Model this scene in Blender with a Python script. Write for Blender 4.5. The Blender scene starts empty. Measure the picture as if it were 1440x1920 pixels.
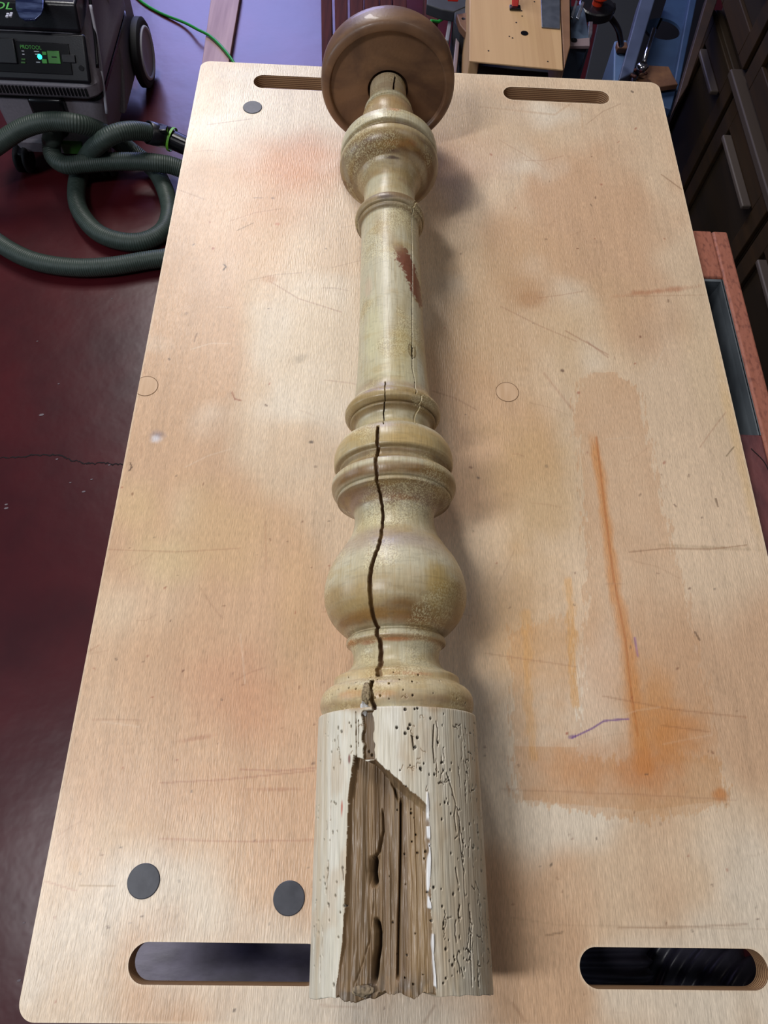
import bpy, bmesh, math, random
import numpy as np
from mathutils import Vector, Matrix
S = bpy.context.scene
COL = S.collection
H = 0.76                      # height of the board's top above the floor
# ------------------------------------------------------------------ camera
CAM = (0.23401, 0.11759, 0.61464); PITCH, ROLL, YAW, FPX = 1.132127, 0.0924538, 0.0695807, 1330.533
_f = np.array([math.sin(YAW)*math.cos(PITCH), math.cos(YAW)*math.cos(PITCH), -math.sin(PITCH)])
_r = np.array([math.cos(YAW), -math.sin(YAW), 0.0]); _u = np.cross(_r, _f)
RT = _r*math.cos(ROLL)+_u*math.sin(ROLL); UP = -_r*math.sin(ROLL)+_u*math.cos(ROLL); FW = _f
cd = bpy.data.cameras.new('camera'); cam = bpy.data.objects.new('camera', cd); COL.objects.link(cam)
cam.matrix_world = Matrix(((RT[0], UP[0], -FW[0], CAM[0]), (RT[1], UP[1], -FW[1], CAM[1]), (RT[2], UP[2], -FW[2], CAM[2]+H), (0, 0, 0, 1)))
cd.sensor_fit = 'VERTICAL'; cd.sensor_height = 24; cd.lens = 24*FPX/1920; cd.clip_start = 0.02; cd.clip_end = 60
S.camera = cam
# ------------------------------------------------------------------ light and exposure
S.view_settings.view_transform = 'Standard'; S.view_settings.look = 'None'; S.view_settings.gamma = 1
S.view_settings.exposure = 0.0
try: S.view_settings.use_curve_mapping = False
except Exception: pass
w = bpy.data.worlds.new('world'); S.world = w; w.use_nodes = True
w.node_tree.nodes['Background'].inputs[0].default_value = (0.75, 0.8, 1.0, 1); w.node_tree.nodes['Background'].inputs[1].default_value = 0.05
def area(name, loc, target, sx, sy, power, color):
    l = bpy.data.lights.new(name, 'AREA'); l.shape = 'RECTANGLE'; l.size = sx; l.size_y = sy; l.energy = power; l.color = color
    o = bpy.data.objects.new(name, l); COL.objects.link(o); o.location = (loc[0], loc[1], loc[2]+H)
    d = Vector(target)-Vector(loc); o.rotation_euler = d.to_track_quat('-Z', 'Y').to_euler(); return o
area('ceiling_tube_light', (-0.72, 0.0, 1.68), (0.2, 0.2, 0), 0.22, 0.6, 20, (0.98, 0.98, 1.0))
area('ceiling_tube_light', (-0.55, 2.8, 1.80), (0.1, 0.6, 0), 0.30, 1.4, 50, (1.0, 0.97, 0.94))
area('ceiling_tube_light', (1.1, 0.9, 1.75), (0.3, 0.5, 0), 0.4, 0.8, 4, (1.0, 0.92, 0.84))
area('side_window_light', (-2.3, 0.4, 0.5), (0.2, 0.4, 0), 1.0, 0.7, 14, (0.72, 0.86, 1.0))
area('back_window_light', (-0.55, 4.4, 0.55), (-0.2, 1.8, -0.7), 1.2, 1.1, 36, (0.42, 0.46, 1.0))
# ------------------------------------------------------------------ helpers
def Q(px, py, z):
    d = FW*FPX+RT*(px-720)-UP*(py-960); t = (z-CAM[2])/d[2]
    return np.array(CAM)+d*t
def lin(c):
    return tuple(((x/255)/12.92 if x/255 <= 0.04045 else ((x/255+0.055)/1.055)**2.4) for x in c)
def tag(o, label=None, cat=None, group=None, kind=None):
    if label: o['label'] = label
    if cat: o['category'] = cat
    if group: o['group'] = group
    if kind: o['kind'] = kind
    return o
def thing(name, label, cat, loc, group=None):
    o = bpy.data.objects.new(name, None); COL.objects.link(o); o.location = loc; o.empty_display_size = 0.02
    return tag(o, label, cat, group)
def origin_of(o):
    p = Vector((0, 0, 0))
    while o is not None: p = p+o.location; o = o.parent
    return p
def mesh(name, V, F, mat, parent=None, smooth=False, base=None, bevel=0, weld=False):
    """V in table coordinates"""
    V = np.asarray(V, dtype=float)
    if base is None and parent is None:
        base = ((V[:, 0].min()+V[:, 0].max())/2, (V[:, 1].min()+V[:, 1].max())/2, V[:, 2].min())
    off = Vector(base) if parent is None else origin_of(parent)
    m = bpy.data.meshes.new(name); m.from_pydata((V-np.array(off)).tolist(), [], F); m.update()
    if smooth: m.shade_smooth()
    m.materials.append(mat)
    o = bpy.data.objects.new(name, m); COL.objects.link(o)
    if parent is None: o.location = off
    else: o.parent = parent
    if bevel:
        b = o.modifiers.new('bevel', 'BEVEL'); b.width = bevel; b.segments = 3; b.limit_method = 'ANGLE'; b.angle_limit = 0.6
        m.shade_smooth(); 
        try: m.set_sharp_from_angle(angle=0.7)
        except Exception: pass
    return o
class MB:
    def __init__(s): s.V = []; s.F = []
    def add(s, V, F):
        n = len(s.V); s.V += [tuple(map(float, v)) for v in V]; s.F += [tuple(i+n for i in f) for f in F]; return s
    def prism(s, poly, ext):
        """poly: list of 3D points; ext: 3D offset of the second cap"""
        n = len(poly); e = np.array(ext); P = [np.array(p, float) for p in poly]
        nrm = np.zeros(3)
        for i in range(n): nrm += np.cross(P[i], P[(i+1) % n])
        if np.dot(nrm, e) > 0: P = P[::-1]
        V = P+[p+e for p in P]
        F = [tuple(range(n)), tuple(range(2*n-1, n-1, -1))]+[((i+1) % n, i, i+n, (i+1) % n+n) for i in range(n)]
        return s.add(V, F)
    def box(s, x0, x1, y0, y1, z0, z1):
        return s.prism([(x0, y0, z0), (x1, y0, z0), (x1, y1, z0), (x0, y1, z0)], (0, 0, z1-z0))
    def obox(s, c, ax, ay, az, sx, sy, sz):
        c = np.array(c, float); ax, ay, az = [np.array(a, float)/np.linalg.norm(a) for a in (ax, ay, az)]
        P = [c-az*sz/2+ax*sx/2*i+ay*sy/2*j for i, j in ((-1, -1), (1, -1), (1, 1), (-1, 1))]
        return s.prism(P, az*sz)
    def cyl(s, a, b, r0, r1=None, n=32):
        a = np.array(a, float); b = np.array(b, float); r1 = r0 if r1 is None else r1
        return s.lathe(a, b-a, [(0, 0), (0, r0), (1, r1), (1, 0)], n)
    def lathe(s, a, d, prof, n=48):
        a = np.array(a, float); d = np.array(d, float); dn = d/np.linalg.norm(d)
        h = np.array((0, 0, 1.)) if abs(dn[2]) < .9 else np.array((1., 0, 0))
        u = np.cross(dn, h); u /= np.linalg.norm(u); v = np.cross(dn, u)
        V = []; F = []
        for (t, r) in prof:
            for k in range(n):
                an = 2*math.pi*k/n; V.append(a+d*t+(u*math.cos(an)+v*math.sin(an))*r)
        for i in range(len(prof)-1):
            for k in range(n): k2 = (k+1) % n; F.append((i*n+k, i*n+k2, (i+1)*n+k2, (i+1)*n+k))
        return s.add(V, F)
    def tube(s, pts, r, n=16, rfun=None, cap=True):
        P = np.array(pts, float); T = np.gradient(P, axis=0); T /= np.linalg.norm(T, axis=1)[:, None]
        up = np.array((0, 0, 1.)) if abs(T[0, 2]) < .9 else np.array((1., 0, 0))
        u = np.cross(T[0], up); u /= np.linalg.norm(u); V = []; F = []
        for i in range(len(P)):
            u = u-T[i]*np.dot(u, T[i]); u /= np.linalg.norm(u); v = np.cross(T[i], u)
            rr = rfun(i) if rfun else r
            for k in range(n): an = 2*math.pi*k/n; V.append(P[i]+(u*math.cos(an)+v*math.sin(an))*rr)
        m = len(P)
        for i in range(m-1):
            for k in range(n): k2 = (k+1) % n; F.append((i*n+k, i*n+k2, (i+1)*n+k2, (i+1)*n+k))
        if cap: F.append(tuple(range(n-1, -1, -1))); F.append(tuple(range((m-1)*n, m*n)))
        return s.add(V, F)
    def build(s, name, mat, parent=None, smooth=False, bevel=0, base=None):
        return mesh(name, s.V, s.F, mat, parent, smooth, base, bevel)
def spline(pts, step=0.01):
    P = np.array(pts, float); P = np.vstack([2*P[0]-P[1], P, 2*P[-1]-P[-2]]); out = []
    for i in range(1, len(P)-2):
        p0, p1, p2, p3 = P[i-1:i+3]; n = max(2, int(np.linalg.norm(p2-p1)/step))
        for k in range(n):
            t = k/n; out.append(0.5*((2*p1)+(-p0+p2)*t+(2*p0-5*p1+4*p2-p3)*t*t+(-p0+3*p1-3*p2+p3)*t**3))
    out.append(P[-2]); return np.array(out)
def slab(name, quad, z, thick, mat, parent=None, bevel=0.002):
    """a flat piece with real thickness; quad = outline on its top face at height z"""
    P = [Q(x, y, z) for x, y in quad]
    return MB().prism(P, (0, 0, -thick)).build(name, mat, parent, bevel=bevel)
# materials
def mat(name, c, rough=0.5, metal=0, c2=None, scale=(8, 8, 8), bump=0, bscale=None, coat=0, spec=0.5, lo=0.35, hi=0.65, emit=None, estr=0, detail=6):
    m = bpy.data.materials.new(name); m.use_nodes = True; N = m.node_tree.nodes; L = m.node_tree.links
    b = N['Principled BSDF']; b.inputs['Base Color'].default_value = (*lin(c), 1); b.inputs['Roughness'].default_value = rough
    b.inputs['Metallic'].default_value = metal; b.inputs['Specular IOR Level'].default_value = spec
    b.inputs['Coat Weight'].default_value = coat
    if c2 or bump:
        tc = N.new('ShaderNodeTexCoord'); mp = N.new('ShaderNodeMapping'); mp.inputs['Scale'].default_value = scale
        L.new(tc.outputs['Object'], mp.inputs['Vector'])
        nz = N.new('ShaderNodeTexNoise'); nz.inputs['Scale'].default_value = 1; nz.inputs['Detail'].default_value = detail; L.new(mp.outputs[0], nz.inputs['Vector'])
    if c2:
        cr = N.new('ShaderNodeValToRGB'); cr.color_ramp.elements[0].position = lo; cr.color_ramp.elements[1].position = hi
        cr.color_ramp.elements[0].color = (*lin(c), 1); cr.color_ramp.elements[1].color = (*lin(c2), 1)
        L.new(nz.outputs['Fac'], cr.inputs[0]); L.new(cr.outputs[0], b.inputs['Base Color'])
    if bump:
        bp = N.new('ShaderNodeBump'); bp.inputs['Strength'].default_value = 1; bp.inputs['Distance'].default_value = bump
        if bscale:
            mp2 = N.new('ShaderNodeMapping'); mp2.inputs['Scale'].default_value = bscale; L.new(tc.outputs['Object'], mp2.inputs['Vector'])
            n2 = N.new('ShaderNodeTexNoise'); n2.inputs['Scale'].default_value = 1; n2.inputs['Detail'].default_value = 3; L.new(mp2.outputs[0], n2.inputs['Vector']); L.new(n2.outputs['Fac'], bp.inputs['Height'])
        else: L.new(nz.outputs['Fac'], bp.inputs['Height'])
        L.new(bp.outputs[0], b.inputs['Normal'])
    if emit: b.inputs['Emission Color'].default_value = (*lin(emit), 1); b.inputs['Emission Strength'].default_value = estr
    return m
def attr_mat(name, rough, bscale, bump, fine=0.12, coat=0.0, spec=0.5, fscale=None, rvar=0.0):
    """colour from the mesh's painted wood/stain attribute, times a fine procedural grain"""
    m = bpy.data.materials.new(name); m.use_nodes = True; N = m.node_tree.nodes; L = m.node_tree.links
    b = N['Principled BSDF']; b.inputs['Roughness'].default_value = rough; b.inputs['Coat Weight'].default_value = coat; b.inputs['Coat Roughness'].default_value = 0.25
    b.inputs['Specular IOR Level'].default_value = spec
    a = N.new('ShaderNodeAttribute'); a.attribute_name = 'wood'
    tc = N.new('ShaderNodeTexCoord'); mp = N.new('ShaderNodeMapping'); mp.inputs['Scale'].default_value = fscale or bscale; L.new(tc.outputs['Object'], mp.inputs['Vector'])
    nz = N.new('ShaderNodeTexNoise'); nz.inputs['Scale'].default_value = 1; nz.inputs['Detail'].default_value = 5; L.new(mp.outputs[0], nz.inputs['Vector'])
    mr = N.new('ShaderNodeMapRange'); mr.inputs[1].default_value = 0.3; mr.inputs[2].default_value = 0.7; mr.inputs[3].default_value = 1-fine; mr.inputs[4].default_value = 1+fine*0.5
    L.new(nz.outputs['Fac'], mr.inputs[0])
    mx = N.new('ShaderNodeVectorMath'); mx.operation = 'SCALE'; L.new(a.outputs['Color'], mx.inputs[0]); L.new(mr.outputs[0], mx.inputs['Scale']); L.new(mx.outputs[0], b.inputs['Base Color'])
    mp2 = N.new('ShaderNodeMapping'); mp2.inputs['Scale'].default_value = bscale; L.new(tc.outputs['Object'], mp2.inputs['Vector'])
    n2 = N.new('ShaderNodeTexNoise'); n2.inputs['Scale'].default_value = 1; n2.inputs['Detail'].default_value = 3; L.new(mp2.outputs[0], n2.inputs['Vector'])
    bp = N.new('ShaderNodeBump'); bp.inputs['Distance'].default_value = bump; L.new(n2.outputs['Fac'], bp.inputs['Height']); L.new(bp.outputs[0], b.inputs['Normal'])
    if rvar:
        r = N.new('ShaderNodeMapRange'); r.inputs[3].default_value = rough-rvar; r.inputs[4].default_value = rough+rvar
        n3 = N.new('ShaderNodeTexNoise'); n3.inputs['Scale'].default_value = 9; L.new(tc.outputs['Object'], n3.inputs['Vector']); r.inputs[1].default_value = .3; r.inputs[2].default_value = .7
        L.new(n3.outputs['Fac'], r.inputs[0]); L.new(r.outputs[0], b.inputs['Roughness'])
    return m
def set_attr(me, rgb):
    a = me.color_attributes.new('wood', 'FLOAT_COLOR', 'POINT')
    c = np.ones((len(rgb), 4), np.float32); c[:, :3] = np.clip(rgb, 0, 1); a.data.foreach_set('color', c.ravel())
# numpy noise
_rs = np.random.RandomState(7); _T = _rs.rand(256, 256)
def vn(x, y):
    xi = np.floor(x).astype(int); yi = np.floor(y).astype(int); fx = x-xi; fy = y-yi; fx = fx*fx*(3-2*fx); fy = fy*fy*(3-2*fy)
    a = _T[xi % 256, yi % 256]; b = _T[(xi+1) % 256, yi % 256]; c = _T[xi % 256, (yi+1) % 256]; d = _T[(xi+1) % 256, (yi+1) % 256]
    return (a*(1-fx)+b*fx)*(1-fy)+(c*(1-fx)+d*fx)*fy
def fbm(x, y, o=4):
    s = 0; a = 0.5; t = 0
    for i in range(o): s = s+a*vn(x+i*17.3, y+i*9.1); t += a; a *= 0.5; x = x*2; y = y*2
    return s/t
def fbr(x, y, o=4): return fbm(x*.8-y*.6, x*.6+y*.8, o)
def sstep(a, b, x): t = np.clip((x-a)/(b-a), 0, 1); return t*t*(3-2*t)
def polydist(X, Y, P):
    """distance to a polyline and position along it (0..1)"""
    best = np.full(X.shape, 1e9); pos = np.zeros(X.shape); n = len(P)-1
    for i in range(n):
        ax, ay = P[i]; bx, by = P[i+1]; dx, dy = bx-ax, by-ay; L2 = dx*dx+dy*dy+1e-18
        t = np.clip(((X-ax)*dx+(Y-ay)*dy)/L2, 0, 1); d = np.hypot(X-ax-t*dx, Y-ay-t*dy)
        k = d < best; best = np.where(k, d, best); pos = np.where(k, (i+t)/n, pos)
    return best, pos
def inpoly(X, Y, P):
    ins = np.zeros(X.shape, bool); n = len(P)
    for i in range(n):
        x1, y1 = P[i]; x2, y2 = P[(i+1) % n]
        c = ((y1 > Y) != (y2 > Y)) & (X < (x2-x1)*(Y-y1)/(y2-y1+1e-18)+x1); ins ^= c
    return ins
def mixc(C, c, f): return C*(1-f[:, None])+np.array(lin(c))[None, :]*f[:, None]
def mulc(C, c, f): return C*(1-f[:, None]*(1-np.array(c)[None, :]))
# ------------------------------------------------------------------ setting
BW, BL, BT = 0.62, 1.0645, 0.018
FZ = -H
m_floor = mat('red_floor_paint', (78, 22, 28), 0.30, c2=(60, 17, 24), scale=(5, 5, 5), bump=0.0009, bscale=(16, 16, 16), spec=0.55)
fl = MB().box(-2.6, 1.9, -0.9, 4.6, FZ-0.05, FZ).build('floor', m_floor); tag(fl, kind='structure')
m_wall = mat('wall_plaster', (92, 84, 78), 0.8, c2=(80, 72, 66), scale=(3, 3, 3))
wb = MB().box(-2.6, -1.3, 4.6, 4.7, FZ, 1.9).box(0.12, 1.9, 4.6, 4.7, FZ, 1.9).box(-1.3, 0.12, 4.6, 4.7, FZ, -0.05).box(-1.3, 0.12, 4.6, 4.7, 1.20, 1.9).build('wall_back', m_wall); tag(wb, kind='structure')
m_dark = mat('dark_wall', (40, 34, 32), 0.85, c2=(28, 24, 22), scale=(3, 3, 3))
tag(MB().box(1.9, 2.0, -0.9, 4.7, FZ, 1.9).build('wall_right', m_dark), kind='structure')
m_winf = mat('window_frame_paint', (210, 210, 215), 0.5)
m_glass = mat('window_daylight', (120, 140, 220), 0.2, emit=(95, 125, 255), estr=0.8)
wn = MB().box(-1.3, -1.24, 4.6, 4.68, -0.05, 1.20).box(0.06, 0.12, 4.6, 4.68, -0.05, 1.20).box(-1.24, 0.06, 4.6, 4.68, -0.05, 0.01).box(-1.24, 0.06, 4.6, 4.68, 1.14, 1.20).box(-0.62, -0.56, 4.6, 4.68, 0.01, 1.14).build('window_1', m_winf); tag(wn, kind='structure')
MB().box(-1.24, 0.06, 4.64, 4.65, 0.01, 1.14).build('window_pane', m_glass, wn)
# cracks and chips of the floor paint: shallow trench drawn as thin raised/dark flakes
m_crack = mat('crack_dirt', (24, 12, 13), 0.9)
cr = MB(); random.seed(3)
pts = [(-40, 860), (0, 858), (35, 858), (62, 854), (90, 853), (115, 855), (130, 862), (150, 866), (157, 870), (175, 870), (195, 868), (215, 871), (235, 870), (262, 872)]
P = [Q(x, y, FZ)[:2] for x, y in pts]; PP = []
for a, b in zip(P[:-1], P[1:]):
    for k in range(6): q = a+(b-a)*k/6; PP.append(q+np.array([0, random.uniform(-.0022, .0022)]))
up_ = [(p[0], p[1]+random.uniform(.0006, .0028)) for p in PP]; dn_ = [(p[0], p[1]-random.uniform(.0006, .0022)) for p in PP]
V = []; F = []
for i, (a, b) in enumerate(zip(up_, dn_)):
    V += [(*a, FZ+.0006), (*b, FZ+.0006)]
    if i: F.append((2*i-2, 2*i-1, 2*i+1, 2*i))
cr.add(V, F); tag(cr.build('trim_1', m_crack), kind='structure')
m_chip = mat('paint_chip', (120, 108, 112), 0.8)
ch = MB()
for (x, y, s) in [(78, 778, 5), (157, 922, 3.5), (12, 946, 3), (12, 953, 4), (107, 861, 2.6), (172, 899, 2.5), (205, 872, 2.4), (132, 905, 2.2), (36, 1838, 3), (45, 1730, 2), (110, 720, 2), (210, 560, 2), (70, 640, 2)]:
    c = Q(x, y, FZ); n = 6; r = s*0.0009
    ch.prism([(c[0]+r*1.3*math.cos(k*math.tau/n), c[1]+r*.7*math.sin(k*math.tau/n+.4), FZ+.0002) for k in range(n)], (0, 0, .0006))
tag(ch.build('trim_2', m_chip), kind='structure')

# ------------------------------------------------------------------ plywood board
SX0, SX1, SY0, SY1 = 0.0728, 0.2152, 0.02314, 0.04978
slots = [(SX0, SX1, SY0, SY1), (BW-SX1, BW-SX0, SY0, SY1), (SX0, SX1, BL-SY1, BL-SY0), (BW-SX1, BW-SX0, BL-SY1, BL-SY0)]
RC = 0.013
def sd_round(X, Y, x0, x1, y0, y1, r):
    cx, cy, hx, hy = (x0+x1)/2, (y0+y1)/2, (x1-x0)/2-r, (y1-y0)/2-r
    qx = np.abs(X-cx)-hx; qy = np.abs(Y-cy)-hy
    return np.hypot(np.maximum(qx, 0), np.maximum(qy, 0))+np.minimum(np.maximum(qx, qy), 0)-r
st = 0.0011
gx = np.linspace(0, BW, int(BW/st)+1); gy = np.linspace(0, BL, int(BL/st)+1)
X, Y = np.meshgrid(gx, gy, indexing='ij'); nx, ny = X.shape
def bsdf(X, Y):
    d = sd_round(X, Y, 0, BW, 0, BL, RC)
    for s in slots: d = np.maximum(d, -sd_round(X, Y, s[0], s[1], s[2], s[3], (s[3]-s[2])/2))
    return d
D = bsdf(X, Y); inside = D < 1e-9
keep = inside[:-1, :-1] | inside[1:, :-1] | inside[:-1, 1:] | inside[1:, 1:]
for _ in range(3):          # pull the cut edge onto the exact outline
    e = 1e-5; gxx = (bsdf(X+e, Y)-bsdf(X-e, Y))/(2*e); gyy = (bsdf(X, Y+e)-bsdf(X, Y-e))/(2*e); D = bsdf(X, Y)
    k = (D > 0); X = np.where(k, X-gxx*D, X); Y = np.where(k, Y-gyy*D, Y)
ii, jj = np.nonzero(keep); a = ii*ny+jj
F4 = np.stack([a, a+ny, a+ny+1, a+1], 1)
X = X.ravel(); Y = Y.ravel()
# pixel of every board point in the photograph: used once to say where the stains lie
dd = np.stack([X, Y, 0*X], 1)-np.array(CAM); zz = dd@FW; PX = 720+FPX*(dd@RT)/zz; PY = 960-FPX*(dd@UP)/zz
C = np.tile(np.array(lin((224, 197, 165))), (len(X), 1))
def blob(cx, cy, rx, ry, rot=0, soft=0.7, nz=0.5, fr=1/40, seed=0):
    a = math.radians(rot); u = (PX-cx)*math.cos(a)+(PY-cy)*math.sin(a); v = -(PX-cx)*math.sin(a)+(PY-cy)*math.cos(a)
    d = np.hypot(u/rx, v/ry)+(fbm(PX*fr+seed, PY*fr+seed*1.7)-0.5)*nz
    return 1-sstep(1-soft, 1+soft*0.3, d)
big = fbm(X*9, Y*7+3, 4); C *= (0.92+0.18*big)[:, None]
C = mixc(C, (208, 165, 127), 0.7*sstep(0.42, 0.62, fbm(X*6+40, Y*4+11, 4)))
C = mixc(C, (234, 220, 198), 0.85*sstep(0.5, 0.64, fbm(X*5+80, Y*5+31, 4)))
ring = np.sin((X*55+fbm(X*5, Y*2+7, 4)*34)); C *= (1-0.05*sstep(.3, 1, ring))[:, None]     # rotary-cut veneer figure
C *= ((0.94+0.11*vn(X*420, Y*16+3))*(0.95+0.10*vn(X*900, Y*120)))[:, None]                                                  # short pores
pore = (vn(X*1100+5, Y*90+9) > 0.80)*vn(X*20, Y*20); C *= (1-0.13*pore)[:, None]
S_ = [  # centre, radii, rotation, colour, strength
 (560, 310, 120, 60, 0, (206, 110, 66), .62), (500, 300, 110, 60, 0, (214, 138, 100), .5), (600, 270, 90, 40, 0, (206, 120, 80), .4),
 (500, 440, 60, 150, 5, (214, 150, 112), .5), (540, 380, 90, 60, 0, (214, 140, 110), .4), (420, 330, 60, 60, 0, (218, 160, 128), .35), (440, 410, 120, 90, 0, (220, 164, 132), .35),
 (880, 290, 110, 60, 0, (196, 140, 120), .55), (850, 320, 60, 60, 0, (170, 110, 95), .4), (960, 260, 120, 50, 0, (216, 168, 140), .4),
 (640, 640, 170, 150, 0, (216, 166, 124), .35), (920, 620, 160, 190, 0, (198, 146, 116), .8), (1000, 560, 60, 40, 20, (176, 116, 84), .4), (940, 470, 130, 90, 0, (200, 150, 118), .4),
 (1100, 620, 120, 140, 0, (214, 170, 136), .4), (505, 523, 17, 9, 0, (190, 115, 80), .55), (995, 560, 30, 18, 0, (178, 112, 80), .4), (470, 560, 40, 100, 0, (222, 176, 146), .3),
 (430, 1290, 130, 110, 0, (206, 130, 104), .45), (500, 1340, 90, 90, 0, (206, 134, 106), .35), (400, 1000, 150, 110, 0, (214, 168, 120), .35), (300, 1050, 80, 60, 0, (228, 200, 160), .3),
 (250, 950, 60, 60, 0, (224, 184, 140), .35), (1000, 900, 110, 180, 0, (200, 150, 108), .65), (970, 1200, 100, 200, 0, (198, 140, 98), .75),
 (560, 1140, 60, 180, 0, (212, 160, 118), .35), (1330, 700, 50, 200, -12, (214, 176, 146), .3), (1385, 840, 14, 220, -13, (222, 170, 120), .5),
 (200, 1330, 50, 60, 0, (214, 170, 150), .3), (230, 1560, 100, 60, 0, (216, 170, 140), .3), (460, 1480, 130, 60, 0, (212, 150, 120), .35), (140, 1625, 14, 20, 0, (206, 150, 110), .5)]
for k, (cx, cy, rx, ry, ro, c, s) in enumerate(S_): C = mixc(C, (c[0], min(255, c[1]+14), c[2]+2), .8*s*blob(cx, cy, rx, ry, ro, 0.8, 0.6, 1/45, k*3.1))
# the long tan tape ghost on the right, round-headed, with its orange streak
edge = (fbm(PX/9, PY/25, 3)-.5)*26+(vn(PX/2.5, PY/16)-.5)*22
tp = inpoly(PX+edge, PY, [(1078, 760), (1085, 715), (1115, 698), (1160, 698), (1195, 725), (1215, 800), (1245, 960), (1290, 1130), (1330, 1300), (1362, 1500), (1200, 1520), (980, 1500), (965, 1400), (1085, 1400), (1100, 1100), (1090, 900)]).astype(float)
C = mixc(C, (204, 158, 116), .5*tp*(.6+.6*fbm(PX/40, PY/60, 4)))
tp2 = inpoly(PX+edge, PY+edge, [(955, 1180), (1075, 1150), (1085, 1420), (1350, 1420), (1370, 1510), (1190, 1540), (960, 1500)]).astype(float); C = mixc(C, (202, 148, 92), .45*tp2*(.5+.8*fbm(PX/30+9, PY/30, 4)))
dS, pS = polydist(PX+(fbm(PX/25, PY/30)-.5)*10, PY, [(1112, 800), (1122, 880), (1138, 1000), (1155, 1120), (1178, 1220), (1190, 1330), (1208, 1440)])
wS = 5+9*pS+6*vn(PX/9, PY/30); C = mixc(C, (208, 134, 56), .66*(1-sstep(0.3, 1.5, dS/wS))*sstep(0, .1, pS))
dS2, _ = polydist(PX, PY, [(1118, 820), (1135, 960), (1150, 1080), (1172, 1195), (1184, 1300), (1196, 1380)]); C = mixc(C, (176, 98, 30), .6*(1-sstep(.8, 3.0, dS2)))
C = mixc(C, (206, 142, 76), .6*blob(1235, 1330, 45, 110, -8, .8, .5, 1/20, 4)); C = mixc(C, (204, 134, 68), .66*blob(1260, 1385, 75, 70, 0, .8, .7, 1/22, 9))
C = mixc(C, (200, 124, 66), .5*blob(1215, 1450, 80, 50, 0, .9, .7, 1/22, 5)); C = mixc(C, (204, 138, 82), .45*blob(1100, 1440, 130, 60, 0, .9, .7, 1/30, 6)); C = mixc(C, (202, 124, 54), .6*blob(1350, 1490, 20, 14, 0, .6, .6, 1/10, 2))
dS3, _ = polydist(PX+edge*.4, PY, [(1068, 1090), (1072, 1200), (1078, 1320)]); C = mixc(C, (222, 158, 60), .42*(1-sstep(3, 12, dS3)))
dS4, _ = polydist(PX+edge*.4, PY, [(985, 1150), (990, 1300), (1000, 1420)]); C = mixc(C, (222, 158, 60), .3*(1-sstep(3, 12, dS4)))
C = mixc(C, (232, 200, 170), .4*blob(1125, 1280, 42, 95, 0, .5, .4, 1/20, 3))
C = mixc(C, (90, 95, 130), .5*blob(295, 815, 16, 12, 0, .9, .8, 1/8, 1)); C = mixc(C, (235, 235, 240), .6*blob(292, 822, 12, 8, 0, .9, .8, 1/8, 2))
C = mixc(C, (120, 105, 85), .35*blob(562, 672, 22, 9, -30, .9, .9, 1/8, 3)); C = mixc(C, (190, 90, 50), .5*blob(520, 420, 6, 3)); 
C = mixc(C, (170, 85, 40), .45*blob(1240, 545, 80, 6, -6, .9, 1.3, 1/12, 8)); C = mixc(C, (150, 120, 80), .4*blob(1340, 1027, 110, 4, 3, .9, 1.2, 1/12, 8))
C = mixc(C, (160, 90, 60), .35*blob(365, 1385, 45, 5, -10, .9, 1.2, 1/12, 8)); C = mixc(C, (160, 90, 60), .35*blob(520, 1480, 70, 4, 0, .9, 1.2, 1/12, 3))
def line(pts, wpx, c, s):
    global C
    xs = [p[0] for p in pts]; ys = [p[1] for p in pts]
    k = np.nonzero((PX > min(xs)-6) & (PX < max(xs)+6) & (PY > min(ys)-6) & (PY < max(ys)+6))[0]
    if len(k) == 0: return
    g = np.interp(np.mean(ys), [100, 1900], [1.0, 2.7]); w0 = wpx; wpx = max(wpx, g*.85); s = s*min(1, 1.35*w0/wpx)
    d, _ = polydist(PX[k], PY[k], pts); f = s*(1-sstep(wpx*.4, wpx*1.3, d)); C[k] = mixc(C[k], c, f)
line([(1072, 1384), (1110, 1366), (1132, 1352), (1150, 1350), (1178, 1348)], 2.0, (110, 60, 140), .8); line([(1190, 1196), (1196, 1230)], 2.2, (130, 70, 150), .55); line([(1068, 1382), (1078, 1380)], 3.5, (110, 60, 140), .6)
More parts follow.
